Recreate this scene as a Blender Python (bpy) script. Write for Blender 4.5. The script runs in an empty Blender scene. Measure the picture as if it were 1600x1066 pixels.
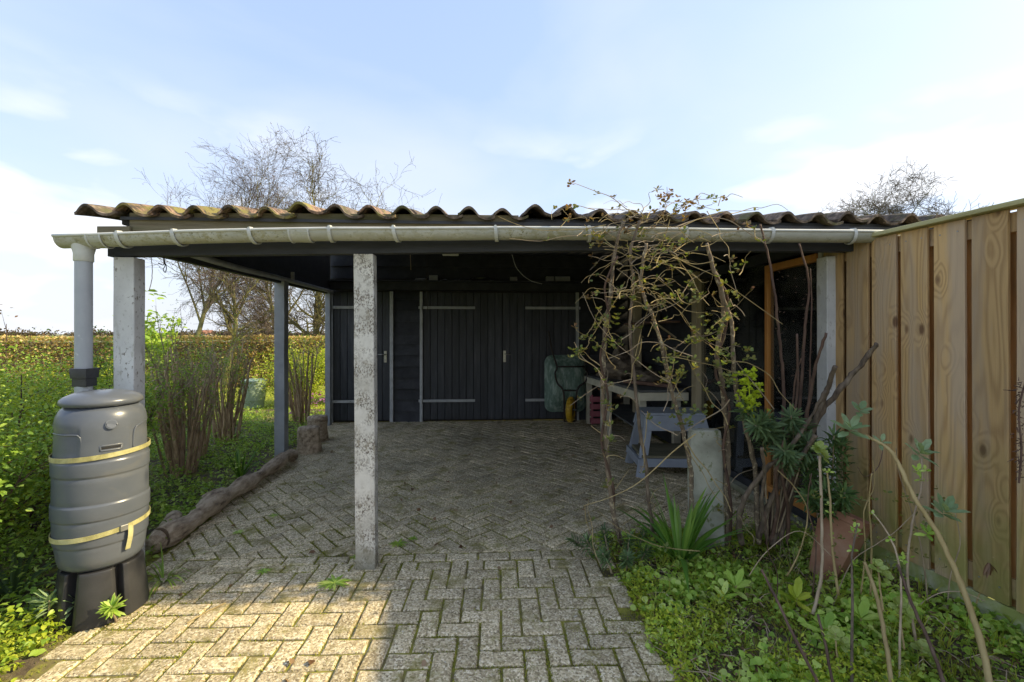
import bpy, math, random
import numpy as np
from mathutils import Vector, Matrix, Euler, noise as mnoise

random.seed(7); RNG = np.random.default_rng(7)
scene = bpy.context.scene
col = scene.collection
R = math.radians
PI = math.pi

# ------------------------------------------------------------------ camera
F, CX, HY, CH, TH = 711.0, 800.0, 522.0, 1.45, 0.056     # focal length in px of a 1600 px wide picture, horizon row, eye height, yaw
cam_d = bpy.data.cameras.new('camera'); cam = bpy.data.objects.new('camera', cam_d); col.objects.link(cam)
cam_d.sensor_width = 36; cam_d.lens = F / 1600 * 36; cam_d.shift_y = -11 / 1600
cam_d.clip_start = 0.05; cam_d.clip_end = 6000
cam.location = (0, 0, CH); cam.rotation_euler = (R(90), 0, -TH)
scene.camera = cam
CT, ST = math.cos(TH), math.sin(TH)
def P(px, py, z):                 # point z metres in front of the lens plane
    xc = (px - CX) / F * z
    return Vector((xc * CT + z * ST, z * CT - xc * ST, CH - (py - HY) / F * z))
def G(px, py, h=0.0):             # point on the ground (height h)
    return P(px, py, F * (CH - h) / (py - HY))
def XY(px, Y):                    # X of a picture column on a plane Y = const
    t = (px - CX) / F
    return Y * (t * CT + ST) / (CT - t * ST)

# ------------------------------------------------------------------ light
SUN_EL, SUN_AZ = R(35), R(-0.5)    # sun to the right (+X), a touch behind the shed
world = bpy.data.worlds.new('World'); scene.world = world; world.use_nodes = True
wt = world.node_tree; wt.nodes.clear()

def nd(t, typ, ins=None, **props):
    n = t.nodes.new(typ)
    for k, v in props.items(): setattr(n, k, v)
    if ins:
        for k, v in ins.items():
            s = n.inputs[k]
            if isinstance(v, bpy.types.NodeSocket): t.links.new(v, s)
            elif isinstance(v, bpy.types.Node): t.links.new(v.outputs[0], s)
            else: s.default_value = v
    return n
def mth(t, op, a, b=0.0, c=0.0):
    return nd(t, 'ShaderNodeMath', {0: a, 1: b, 2: c}, operation=op).outputs[0]
def ramp(t, fac, stops):
    n = nd(t, 'ShaderNodeValToRGB', {0: fac}); e = n.color_ramp.elements
    while len(e) < len(stops): e.new(0.5)
    for el, (p, c) in zip(e, stops):
        el.position = p; el.color = (c, c, c, 1) if isinstance(c, (int, float)) else (*c, 1)
    return n.outputs[0]
def mixc(t, f, a, b, mode='MIX'):
    n = nd(t, 'ShaderNodeMix', data_type='RGBA', blend_type=mode)
    for i, v in ((0, f), (6, a), (7, b)):
        if isinstance(v, bpy.types.NodeSocket): t.links.new(v, n.inputs[i])
        elif i == 0: n.inputs[0].default_value = v
        else: n.inputs[i].default_value = (*v, 1)
    return n.outputs[2]

SKY = 0.15
sky = nd(wt, 'ShaderNodeTexSky', sky_type='NISHITA', sun_disc=False, sun_elevation=SUN_EL,
         sun_rotation=R(90) - SUN_AZ, air_density=1.0, dust_density=2.0, ozone_density=1.5)
tc = nd(wt, 'ShaderNodeTexCoord'); dirv = tc.outputs['Generated']
sep = nd(wt, 'ShaderNodeSeparateXYZ', {0: dirv})
zc = mth(wt, 'MAXIMUM', sep.outputs[2], 0.0)
mp = nd(wt, 'ShaderNodeMapping', {0: dirv, 'Location': (0.35, 0.9, 0.2), 'Scale': (1.2, 1.2, 2.6)})
n1 = nd(wt, 'ShaderNodeTexNoise', {'Vector': mp, 'Scale': 1.5, 'Detail': 5.0, 'Roughness': 0.45, 'Distortion': 0.4})
mp2 = nd(wt, 'ShaderNodeMapping', {0: dirv, 'Location': (2.1, 0.3, 0.0), 'Scale': (1.0, 1.0, 2.6)})
n2 = nd(wt, 'ShaderNodeTexNoise', {'Vector': mp2, 'Scale': 4.6, 'Detail': 4.0, 'Roughness': 0.42, 'Distortion': 0.2})
veil = ramp(wt, n1.outputs[0], [(0.40, 0.0), (0.72, 0.42)])
puff = ramp(wt, n2.outputs[0], [(0.50, 0.0), (0.62, 1.0)])
low = ramp(wt, zc, [(0.0, 0.95), (0.10, 0.66), (0.26, 0.30), (0.46, 0.12), (0.8, 0.05)])
lowp = ramp(wt, zc, [(0.0, 0.5), (0.10, 1.0), (0.30, 0.7), (0.42, 0.0)])
c0 = nd(wt, 'ShaderNodeBackground', {'Color': sky, 'Strength': SKY})
tinted = mixc(wt, 0.58, sky.outputs[0], (1.75, 2.35, 3.6))
c1 = mixc(wt, low, nd(wt, 'ShaderNodeVectorMath', {0: tinted, 'Scale': 0.60}, operation='SCALE').outputs[0], (1.72, 1.79, 1.92))
c2 = mixc(wt, veil, c1, (1.9, 1.95, 2.05))
c3 = mixc(wt, mth(wt, 'MULTIPLY', puff, lowp), c2, (2.25, 2.26, 2.3))
wt.links.new(c3, c0.inputs['Color'])
wo = nd(wt, 'ShaderNodeOutputWorld'); wt.links.new(c0.outputs[0], wo.inputs[0])

sun_d = bpy.data.lights.new('sun', 'SUN'); sun = bpy.data.objects.new('sun', sun_d); col.objects.link(sun)
sun_d.energy = 2.0; sun_d.angle = R(0.9); sun_d.color = (1.0, 0.83, 0.50)
sv = Vector((math.cos(SUN_EL) * math.cos(SUN_AZ), math.cos(SUN_EL) * math.sin(SUN_AZ), math.sin(SUN_EL)))
sun.rotation_euler = sv.to_track_quat('Z', 'Y').to_euler()
vs = scene.view_settings
vs.view_transform = 'Standard'; vs.look = 'None'; vs.gamma = 1; vs.use_curve_mapping = False
vs.exposure = 1.86
scene.cycles.diffuse_bounces = 8; scene.cycles.max_bounces = 14; scene.cycles.transparent_max_bounces = 24

# ------------------------------------------------------------------ materials
def newmat(name):
    m = bpy.data.materials.new(name); m.use_nodes = True; t = m.node_tree; t.nodes.clear()
    return m, t
def finish(t, shader):
    o = nd(t, 'ShaderNodeOutputMaterial'); t.links.new(shader, o.inputs[0])
def coords(t, stretch=(1, 1, 1), world_space=False):
    if world_space:
        v = nd(t, 'ShaderNodeNewGeometry').outputs['Position']
    else:
        oi = nd(t, 'ShaderNodeObjectInfo'); tcc = nd(t, 'ShaderNodeTexCoord')
        r = mth(t, 'MULTIPLY', oi.outputs['Random'], 37.0)
        cx = nd(t, 'ShaderNodeCombineXYZ', {0: r, 1: r, 2: r})
        v = nd(t, 'ShaderNodeVectorMath', {0: tcc.outputs['Object'], 1: cx}, operation='ADD').outputs[0]
    return nd(t, 'ShaderNodeMapping', {0: v, 'Scale': stretch}).outputs[0]
def rnd01(t):
    oi = nd(t, 'ShaderNodeObjectInfo'); g = nd(t, 'ShaderNodeNewGeometry')
    return mth(t, 'FRACT', mth(t, 'ADD', oi.outputs['Random'], g.outputs['Random Per Island']))
def noise(t, v, scale, detail=4.0, rough=0.55, dist=0.0):
    return nd(t, 'ShaderNodeTexNoise', {'Vector': v, 'Scale': scale, 'Detail': detail, 'Roughness': rough, 'Distortion': dist}).outputs[0]
def bumpn(t, h, strength, dist=0.01):
    return nd(t, 'ShaderNodeBump', {'Height': h, 'Strength': strength, 'Distance': dist}).outputs[0]
def princ(t, color, rough=0.7, spec=0.5, metal=0.0, normal=None, **kw):
    ins = {'Base Color': color if isinstance(color, bpy.types.NodeSocket) else (*color, 1), 'Roughness': rough, 'Metallic': metal, 'Specular IOR Level': spec}
    if normal is not None: ins['Normal'] = normal
    ins.update(kw)
    return nd(t, 'ShaderNodeBsdfPrincipled', ins).outputs[0]

def gen(name, stops, scale=8, detail=6, stretch=(1, 1, 1), rough=0.75, bump=0.3, bscale=40, rnd=0.15, metal=0.0, spec=0.4,
        spots=None, ws=False, bdist=0.004, low2=None, mask=None, foot=None):
    """general weathered material: noise ramp, fine speckle, bump, per-piece value change; spots = (scale, threshold, colour, stretch)"""
    m, t = newmat(name); v = coords(t, stretch, ws)
    n = noise(t, v, scale, detail, 0.6)
    c = ramp(t, n, stops)
    if low2:
        c = mixc(t, ramp(t, noise(t, v, low2[0], 5, 0.6, 0.5), [(low2[1], 0.0), (low2[1] + low2[3], 1.0)]), c, low2[2])
    if spots:
        for sc_, th, sc_col, st in spots:
            v2 = coords(t, st, ws)
            f = ramp(t, noise(t, v2, sc_, 6, 0.65, 0.2), [(th, 0.0), (th + 0.05, 1.0)])
            if mask: f = mth(t, 'MULTIPLY', f, ramp(t, noise(t, v, mask, 4, 0.6), [(0.40, 0.05), (0.58, 1.0)]))
            c = mixc(t, f, c, sc_col)
    if foot:
        wz = nd(t, 'ShaderNodeSeparateXYZ', {0: nd(t, 'ShaderNodeNewGeometry').outputs['Position']}).outputs[2]
        c = mixc(t, ramp(t, mth(t, 'ADD', wz, mth(t, 'MULTIPLY', noise(t, v, 9, 5), 0.25)), [(0.13, 0.8), (0.27, 0.0)]), c, foot)
    if rnd:
        k = nd(t, 'ShaderNodeMapRange', {0: rnd01(t), 3: 1 - rnd, 4: 1 + rnd}).outputs[0]
        c = nd(t, 'ShaderNodeVectorMath', {0: c, 'Scale': k}, operation='SCALE').outputs[0]
    nb = noise(t, v, bscale, 5, 0.65)
    finish(t, princ(t, c, rough, spec, metal, bumpn(t, nb, bump, bdist)))
    return m

def leafm(name, cols, rough=0.45, trans=0.35, spec=0.35):
    m, t = newmat(name)
    f = rnd01(t)
    c = ramp(t, f, [(i / max(1, len(cols) - 1), cc) for i, cc in enumerate(cols)])
    g = coords(t, (1, 1, 1), True)
    k = nd(t, 'ShaderNodeMapRange', {0: noise(t, g, 2.5, 3), 1: 0.3, 2: 0.7, 3: 0.75, 4: 1.25}).outputs[0]
    c = nd(t, 'ShaderNodeVectorMath', {0: c, 'Scale': k}, operation='SCALE').outputs[0]
    a = princ(t, c, rough, spec)
    c2 = nd(t, 'ShaderNodeVectorMath', {0: c, 1: (1.3, 1.25, 0.6)}, operation='MULTIPLY').outputs[0]
    b = nd(t, 'ShaderNodeBsdfTranslucent', {0: c2}).outputs[0]
    finish(t, nd(t, 'ShaderNodeMixShader', {0: trans, 1: a, 2: b}).outputs[0])
    return m

def fencewood():
    m, t = newmat('fence_pine')
    v = coords(t)
    sp = nd(t, 'ShaderNodeSeparateXYZ', {0: v})
    # knots: sparse voronoi cells, the grain bends round them
    kv = nd(t, 'ShaderNodeMapping', {0: v, 'Scale': (7.5, 7.5, 3.6)}).outputs[0]
    vo = nd(t, 'ShaderNodeTexVoronoi', {'Vector': kv, 'Scale': 1.0, 'Randomness': 1.0}, feature='F1')
    kd = vo.outputs['Distance']
    g0 = noise(t, nd(t, 'ShaderNodeMapping', {0: v, 'Scale': (3.2, 3.2, 0.30)}).outputs[0], 1.6, 2.5, 0.45)
    near = ramp(t, kd, [(0.0, 1.0), (0.42, 0.0)])
    ph = mth(t, 'ADD', mth(t, 'MULTIPLY', g0, 105.0), mth(t, 'MULTIPLY', near, 22.0))
    ph = mth(t, 'ADD', ph, mth(t, 'MULTIPLY', sp.outputs[1], 90.0))
    rings = mth(t, 'MULTIPLY_ADD', mth(t, 'SINE', ph), 0.5, 0.5)
    rings = mth(t, 'POWER', rings, 1.6)
    fine = noise(t, nd(t, 'ShaderNodeMapping', {0: v, 'Scale': (60, 60, 2.0)}).outputs[0], 3.0, 4, 0.6)
    base = mixc(t, rings, (0.54, 0.345, 0.145), (0.36, 0.21, 0.08))
    base = mixc(t, mth(t, 'MULTIPLY', fine, 0.5), base, (0.60, 0.43, 0.23))
    weather = ramp(t, noise(t, nd(t, 'ShaderNodeMapping', {0: v, 'Scale': (5, 5, 0.5)}).outputs[0], 1.5, 5), [(0.42, 0.0), (0.58, 0.75)])
    base = mixc(t, weather, base, (0.44, 0.34, 0.24))
    knot = ramp(t, kd, [(0.0, 0.95), (0.09, 0.85), (0.16, 0.0)])
    base = mixc(t, knot, base, (0.13, 0.065, 0.035))
    wz = nd(t, 'ShaderNodeSeparateXYZ', {0: nd(t, 'ShaderNodeNewGeometry').outputs['Position']}).outputs[2]
    alg = mth(t, 'MULTIPLY', ramp(t, wz, [(0.15, 0.9), (0.95, 0.0)]), ramp(t, noise(t, v, 4, 5), [(0.35, 0.0), (0.6, 1.0)]))
    base = mixc(t, alg, base, (0.27, 0.27, 0.07))
    k = nd(t, 'ShaderNodeMapRange', {0: rnd01(t), 3: 0.82, 4: 1.12}).outputs[0]
    base = nd(t, 'ShaderNodeVectorMath', {0: base, 'Scale': k}, operation='SCALE').outputs[0]
    h = mth(t, 'ADD', mth(t, 'MULTIPLY', rings, 0.6), fine)
    finish(t, princ(t, base, 0.7, 0.3, 0.0, bumpn(t, h, 0.35, 0.003)))
    return m

def paverm():
    m, t = newmat('washed_concrete_paver')
    v = coords(t)
    vo = nd(t, 'ShaderNodeTexVoronoi', {'Vector': v, 'Scale': 120.0}, feature='F1')
    vo2 = nd(t, 'ShaderNodeTexVoronoi', {'Vector': v, 'Scale': 95.0}, feature='F1')
    rc = nd(t, 'ShaderNodeSeparateColor', {0: vo.outputs['Color']})
    c = ramp(t, rc.outputs[0], [(0.0, (0.13, 0.105, 0.07)), (0.22, (0.40, 0.34, 0.235)), (0.6, (0.62, 0.54, 0.385)), (0.85, (0.77, 0.70, 0.54)), (1.0, (0.85, 0.80, 0.68))])
    rc2 = nd(t, 'ShaderNodeSeparateColor', {0: vo2.outputs['Color']})
    c = mixc(t, ramp(t, rc2.outputs[1], [(0.72, 0.0), (0.9, 0.6)]), c, (0.20, 0.155, 0.10))
    c = mixc(t, 0.18, c, (0.64, 0.54, 0.33))
    w = coords(t, (1, 1, 1), True)
    big = ramp(t, noise(t, w, 0.9, 5, 0.6, 0.3), [(0.35, (0.84, 0.82, 0.76)), (0.65, (1.2, 1.14, 1.02))])
    c = mixc(t, 1.0, c, big, 'MULTIPLY')
    moss = ramp(t, noise(t, w, 5.0, 7, 0.68), [(0.53, 0.0), (0.64, 0.75)])
    c = mixc(t, moss, c, (0.24, 0.21, 0.06))
    lich = ramp(t, noise(t, w, 23.0, 3, 0.5), [(0.70, 0.0), (0.74, 0.6)])
    c = mixc(t, lich, c, (0.55, 0.55, 0.50))
    k = nd(t, 'ShaderNodeMapRange', {0: rnd01(t), 3: 0.80, 4: 1.12}).outputs[0]
    c = nd(t, 'ShaderNodeVectorMath', {0: c, 'Scale': k}, operation='SCALE').outputs[0]
    h = mth(t, 'ADD', mth(t, 'MULTIPLY', vo.outputs['Distance'], -1.0), mth(t, 'MULTIPLY', noise(t, v, 40, 4), 0.8))
    finish(t, princ(t, c, 0.85, 0.25, 0.0, bumpn(t, h, 0.8, 0.003)))
    return m

M = {}
M['fence'] = fencewood()
M['paver'] = paverm()
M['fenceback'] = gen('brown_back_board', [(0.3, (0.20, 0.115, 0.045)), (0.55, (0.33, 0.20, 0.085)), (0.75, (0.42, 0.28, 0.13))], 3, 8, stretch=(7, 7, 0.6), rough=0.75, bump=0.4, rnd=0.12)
M['joint'] = gen('mossy_joint_sand', [(0.3, (0.09, 0.07, 0.035)), (0.45, (0.18, 0.15, 0.06)), (0.56, (0.24, 0.23, 0.04)), (0.72, (0.36, 0.33, 0.05))], 9, 8, rough=0.95, bump=0.9, bscale=120, rnd=0, ws=True)
M['soil'] = gen('dark_soil', [(0.3, (0.05, 0.038, 0.025)), (0.55, (0.12, 0.092, 0.06)), (0.72, (0.21, 0.165, 0.11))], 14, 8, rough=0.95, bump=1.0, bscale=50, rnd=0, ws=True, bdist=0.02,
                low2=(5.0, 0.48, (0.20, 0.20, 0.04), 0.12))
M['lawn'] = gen('lawn_grass', [(0.3, (0.20, 0.25, 0.03)), (0.6, (0.31, 0.34, 0.05)), (0.8, (0.40, 0.38, 0.09))], 3, 8, rough=0.9, bump=0.8, bscale=60, rnd=0, ws=True, bdist=0.02)
M['field'] = gen('far_field', [(0.35, (0.12, 0.15, 0.05)), (0.6, (0.20, 0.20, 0.09))], 0.02, 6, stretch=(1, 4, 1), rough=0.95, bump=0, rnd=0, ws=True)
M['post'] = gen('peeling_white_post', [(0.35, (0.48, 0.46, 0.40)), (0.6, (0.66, 0.64, 0.58)), (0.8, (0.76, 0.74, 0.68))], 5, 6, rough=0.8, bump=0.5, bscale=60, rnd=0.06,
                spots=[(110, 0.50, (0.17, 0.145, 0.115), (1, 1, 0.75)), (34, 0.56, (0.30, 0.27, 0.21), (1, 1, 0.5)), (60, 0.60, (0.09, 0.08, 0.065), (1, 1, 0.8))], mask=7.0, foot=(0.17, 0.15, 0.08))
M['postgrey'] = gen('grey_painted_post', [(0.35, (0.30, 0.32, 0.34)), (0.7, (0.42, 0.44, 0.46))], 5, 6, rough=0.75, bump=0.3, bscale=60, rnd=0.06,
                    spots=[(40, 0.70, (0.12, 0.11, 0.10), (1, 1, 0.5))])
M['postplain'] = gen('white_painted_post', [(0.35, (0.50, 0.50, 0.49)), (0.7, (0.68, 0.68, 0.66))], 4, 6, rough=0.75, bump=0.5, bscale=70, rnd=0.04,
                     spots=[(60, 0.58, (0.22, 0.20, 0.17), (1, 1, 0.6)), (14, 0.60, (0.40, 0.39, 0.34), (1, 1, 0.35))], mask=4.0, foot=(0.2, 0.18, 0.1))
M['black'] = gen('black_tarred_board', [(0.3, (0.020, 0.022, 0.026)), (0.6, (0.038, 0.040, 0.046)), (0.8, (0.066, 0.066, 0.068))], 7, 8, stretch=(1, 1, 1), rough=0.62, bump=0.6, bscale=35, rnd=0.3, spec=0.45,
                 low2=(2.2, 0.60, (0.05, 0.048, 0.045), 0.2))
M['blackdoor'] = gen('black_door_plank', [(0.3, (0.020, 0.023, 0.028)), (0.55, (0.038, 0.042, 0.050)), (0.75, (0.075, 0.076, 0.08))], 3, 8, stretch=(6, 6, 0.7), rough=0.5, bump=0.5, bscale=20, rnd=0.3, spec=0.5)
M['trim'] = gen('pale_grey_trim', [(0.3, (0.38, 0.39, 0.39)), (0.7, (0.55, 0.56, 0.55))], 8, 6, rough=0.7, bump=0.3, rnd=0.06, spots=[(26, 0.68, (0.10, 0.09, 0.08), (1, 1, 0.5))])
M['beam'] = gen('blue_black_beam', [(0.3, (0.028, 0.030, 0.036)), (0.7, (0.055, 0.058, 0.066))], 5, 6, stretch=(0.5, 3, 3), rough=0.65, bump=0.4, rnd=0.05)
M['fascia'] = gen('weathered_fascia', [(0.3, (0.12, 0.10, 0.065)), (0.6, (0.21, 0.185, 0.12)), (0.8, (0.30, 0.27, 0.19))], 6, 8, stretch=(0.35, 3, 4), rough=0.85, bump=0.5, rnd=0.08,
                  low2=(2.0, 0.5, (0.11, 0.11, 0.05), 0.15))
M['gutter'] = gen('dirty_zinc_gutter', [(0.3, (0.36, 0.36, 0.30)), (0.6, (0.50, 0.50, 0.44)), (0.8, (0.58, 0.58, 0.53))], 5, 6, stretch=(0.7, 1, 1), rough=0.5, bump=0.2, bscale=50, rnd=0, metal=0.0, spec=0.4,
                  spots=[(24, 0.50, (0.34, 0.32, 0.20), (0.8, 1, 1.3)), (60, 0.56, (0.20, 0.19, 0.12), (1.0, 1, 1.0))], mask=2.5)
M['gutterclean'] = gen('zinc_edge', [(0.3, (0.50, 0.51, 0.48)), (0.7, (0.64, 0.65, 0.62))], 9, 5, rough=0.45, bump=0.1, rnd=0.03, spec=0.5)
M['pipe'] = gen('grey_pvc_pipe', [(0.3, (0.30, 0.32, 0.35)), (0.7, (0.42, 0.44, 0.46))], 6, 5, stretch=(1, 1, 0.5), rough=0.45, bump=0.05, rnd=0, spec=0.5, spots=[(18, 0.66, (0.52, 0.53, 0.52), (1, 1, 1))])
M['blackplastic'] = gen('black_plastic', [(0.3, (0.022, 0.022, 0.024)), (0.7, (0.045, 0.045, 0.047))], 6, 6, rough=0.42, bump=0.15, bscale=90, rnd=0, spec=0.5)
M['barrel'] = gen('grey_plastic_barrel', [(0.3, (0.085, 0.097, 0.118)), (0.7, (0.118, 0.131, 0.154))], 3, 6, stretch=(1, 1, 2), low2=(3.5, 0.56, (0.155, 0.155, 0.145), 0.25), rough=0.29, bump=0.06, bscale=110, rnd=0, spec=0.5,
                  spots=[(60, 0.74, (0.28, 0.28, 0.27), (1, 1, 1))])
M['strap'] = gen('yellow_webbing', [(0.3, (0.24, 0.22, 0.09)), (0.5, (0.42, 0.39, 0.17)), (0.7, (0.55, 0.52, 0.27))], 14, 8, rough=0.8, bump=0.5, bscale=300, rnd=0)
M['steel'] = gen('worn_steel', [(0.3, (0.25, 0.25, 0.24)), (0.7, (0.42, 0.42, 0.40))], 20, 5, rough=0.4, bump=0.1, rnd=0, metal=0.6)
M['brass'] = gen('handle_plate', [(0.3, (0.40, 0.38, 0.30)), (0.7, (0.58, 0.55, 0.44))], 20, 5, rough=0.35, bump=0.05, rnd=0, metal=0.5)
M['tile'] = gen('lichened_clay_tile', [(0.35, (0.05, 0.042, 0.034)), (0.47, (0.14, 0.095, 0.068)), (0.56, (0.29, 0.18, 0.12)), (0.7, (0.40, 0.32, 0.23))], 34, 8, rough=0.9, bump=0.9, bscale=70, rnd=0.25,
                low2=(5.0, 0.50, (0.20, 0.175, 0.05), 0.10), spots=[(20, 0.56, (0.045, 0.04, 0.032), (1, 1, 1))])
M['tileold'] = gen('dark_mossy_clay_tile', [(0.33, (0.045, 0.038, 0.03)), (0.5, (0.12, 0.09, 0.066)), (0.68, (0.26, 0.20, 0.15))], 28, 8, rough=0.95, bump=0.9, bscale=70, rnd=0.25,
                low2=(6.0, 0.54, (0.09, 0.085, 0.035), 0.10))
M['orange'] = gen('orange_varnished_wood', [(0.3, (0.42, 0.17, 0.04)), (0.7, (0.58, 0.27, 0.07))], 5, 6, stretch=(4, 4, 0.6), rough=0.4, bump=0.2, rnd=0.05)
M['cream'] = gen('cream_bench_paint', [(0.3, (0.52, 0.49, 0.37)), (0.7, (0.68, 0.64, 0.50))], 7, 6, rough=0.65, bump=0.3, rnd=0.05)
M['benchtop'] = gen('dark_bench_top', [(0.3, (0.07, 0.075, 0.075)), (0.7, (0.13, 0.135, 0.13))], 7, 6, rough=0.7, bump=0.3, rnd=0.05)
M['woodpost'] = gen('raw_wood_post', [(0.3, (0.30, 0.25, 0.15)), (0.7, (0.46, 0.39, 0.26))], 3, 7, stretch=(5, 5, 0.6), rough=0.8, bump=0.4, rnd=0.05)
M['bluegrey'] = gen('blue_grey_paint', [(0.3, (0.27, 0.30, 0.35)), (0.7, (0.36, 0.40, 0.46))], 6, 6, rough=0.6, bump=0.3, rnd=0.06, spots=[(30, 0.69, (0.10, 0.10, 0.09), (1, 1, 1))])
M['shelfwood'] = gen('green_grey_plywood', [(0.3, (0.13, 0.12, 0.07)), (0.7, (0.22, 0.20, 0.13))], 6, 6, stretch=(1, 4, 1), rough=0.85, bump=0.3, rnd=0.05)
M['concrete'] = gen('mossy_concrete', [(0.3, (0.27, 0.27, 0.21)), (0.55, (0.43, 0.43, 0.35)), (0.8, (0.55, 0.55, 0.47))], 6, 8, rough=0.9, bump=0.8, bscale=70, rnd=0, foot=(0.14, 0.14, 0.06),
                    spots=[(12, 0.57, (0.17, 0.19, 0.08), (1, 1, 0.5)), (45, 0.66, (0.09, 0.085, 0.06), (1, 1, 1))])
M['whitepanel'] = gen('algae_white_panel', [(0.3, (0.40, 0.42, 0.25)), (0.7, (0.60, 0.60, 0.42))], 6, 8, rough=0.85, bump=0.4, rnd=0, low2=(4.0, 0.42, (0.30, 0.34, 0.10), 0.14))
M['cap'] = gen('algae_fence_cap', [(0.3, (0.32, 0.29, 0.13)), (0.6, (0.46, 0.43, 0.22)), (0.8, (0.56, 0.50, 0.32))], 6, 7, stretch=(3, 0.5, 3), rough=0.8, bump=0.4, rnd=0)
M['terracotta'] = gen('terracotta', [(0.3, (0.20, 0.095, 0.055)), (0.5, (0.31, 0.155, 0.09)), (0.7, (0.38, 0.24, 0.16))], 6, 8, rough=0.85, bump=0.4, bscale=60, rnd=0)
M['bark'] = gen('brown_bark', [(0.3, (0.07, 0.052, 0.038)), (0.55, (0.20, 0.152, 0.108)), (0.8, (0.36, 0.30, 0.22))], 12, 8, stretch=(3, 3, 0.7), rough=0.9, bump=1.0, bscale=40, rnd=0.1, bdist=0.01)
M['logbark'] = gen('log_bark', [(0.30, (0.10, 0.072, 0.048)), (0.42, (0.36, 0.27, 0.18)), (0.60, (0.60, 0.48, 0.34))], 9, 9, stretch=(2.5, 0.8, 2.5), rough=0.9, bump=1.0, bscale=22, rnd=0, bdist=0.02)
M['cutwood'] = gen('cut_wood_end', [(0.3, (0.10, 0.07, 0.045)), (0.6, (0.22, 0.155, 0.10))], 14, 8, rough=0.85, bump=0.7, rnd=0)
M['canebark'] = gen('pale_cane_bark', [(0.32, (0.20, 0.13, 0.075)), (0.5, (0.46, 0.31, 0.18)), (0.7, (0.62, 0.47, 0.30))], 12, 8, stretch=(3, 3, 0.7), rough=0.85, bump=0.8, bscale=40, rnd=0.2, bdist=0.008)
M['lichbark'] = gen('lichen_spotted_bark', [(0.3, (0.10, 0.075, 0.05)), (0.55, (0.23, 0.175, 0.12)), (0.8, (0.36, 0.29, 0.20))], 14, 8, stretch=(3, 3, 0.8), rough=0.9, bump=1.0, bscale=45, rnd=0.08,
                    bdist=0.008, spots=[(42, 0.555, (0.52, 0.44, 0.29), (1, 1, 0.8))])
M['darkcane'] = gen('red_brown_cane', [(0.3, (0.06, 0.035, 0.028)), (0.6, (0.14, 0.085, 0.06)), (0.8, (0.22, 0.16, 0.12))], 12, 7, stretch=(2, 2, 0.6), rough=0.75, bump=0.6, rnd=0.15)
M['twig'] = gen('pale_brown_twig', [(0.3, (0.26, 0.19, 0.12)), (0.7, (0.46, 0.37, 0.25))], 12, 6, rough=0.8, bump=0.4, rnd=0.25)
M['straw'] = gen('straw_coloured_stalk', [(0.3, (0.30, 0.22, 0.09)), (0.7, (0.46, 0.36, 0.17))], 10, 6, stretch=(3, 3, 0.5), rough=0.75, bump=0.4, rnd=0.15)
M['treebark'] = gen('tree_bark_algae', [(0.3, (0.10, 0.095, 0.04)), (0.6, (0.22, 0.21, 0.08)), (0.8, (0.30, 0.27, 0.14))], 2.0, 6, rough=0.9, bump=0.4, bscale=15, rnd=0)
M['treetwig'] = gen('tree_twigs', [(0.3, (0.05, 0.038, 0.02)), (0.7, (0.105, 0.082, 0.045))], 1.0, 4, rough=0.9, bump=0, rnd=0.25)
M['birchtwig'] = gen('birch_twigs', [(0.3, (0.07, 0.05, 0.042)), (0.7, (0.13, 0.10, 0.085))], 1.0, 4, rough=0.9, bump=0, rnd=0.25)
M['greentray'] = gen('faded_green_plastic', [(0.35, (0.09, 0.15, 0.12)), (0.5, (0.17, 0.25, 0.20)), (0.65, (0.34, 0.42, 0.36))], 9, 8, stretch=(2, 2, 0.7), rough=0.6, bump=0.2, rnd=0)
M['yellow'] = gen('yellow_wheel', [(0.3, (0.42, 0.24, 0.01)), (0.7, (0.66, 0.42, 0.03))], 12, 6, rough=0.55, bump=0.3, rnd=0)
M['frame'] = gen('rusty_dark_tube', [(0.3, (0.022, 0.020, 0.018)), (0.7, (0.06, 0.045, 0.035))], 12, 6, rough=0.5, bump=0.2, rnd=0, metal=0.3)
M['pink'] = gen('faded_pink_plastic', [(0.3, (0.36, 0.10, 0.13)), (0.7, (0.48, 0.16, 0.19))], 6, 5, rough=0.55, bump=0.1, rnd=0)
M['sack'] = gen('sackcloth', [(0.3, (0.15, 0.12, 0.085)), (0.7, (0.29, 0.24, 0.18))], 14, 8, rough=0.95, bump=0.8, bscale=60, rnd=0.1)
M['rusty'] = gen('red_brown_wood', [(0.3, (0.12, 0.065, 0.045)), (0.7, (0.24, 0.15, 0.11))], 7, 7, stretch=(1, 0.4, 3), rough=0.8, bump=0.4, rnd=0)
M['pale'] = gen('pale_grey_block', [(0.3, (0.20, 0.20, 0.20)), (0.7, (0.33, 0.33, 0.33))], 9, 6, rough=0.8, bump=0.3, rnd=0.15)
M['binplastic'] = gen('pale_green_plastic', [(0.3, (0.27, 0.36, 0.28)), (0.7, (0.36, 0.45, 0.36))], 4, 5, rough=0.5, bump=0.1, rnd=0, spots=[(14, 0.64, (0.13, 0.19, 0.14), (1, 1, 1))])
M['redroof'] = gen('far_red_roof', [(0.3, (0.33, 0.15, 0.09)), (0.7, (0.42, 0.20, 0.12))], 2, 4, rough=0.9, bump=0, rnd=0)
M['farwall'] = gen('far_pale_wall', [(0.3, (0.45, 0.42, 0.36)), (0.7, (0.52, 0.48, 0.42))], 1, 4, rough=0.9, bump=0, rnd=0)
M['blind'] = gen('navy_blind', [(0.3, (0.01, 0.02, 0.07)), (0.7, (0.02, 0.035, 0.11))], 3, 4, rough=0.6, bump=0.2, rnd=0)
M['darkroom'] = gen('dark_interior', [(0.3, (0.02, 0.02, 0.02)), (0.7, (0.04, 0.04, 0.038))], 3, 5, rough=0.8, bump=0.1, rnd=0)
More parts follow.
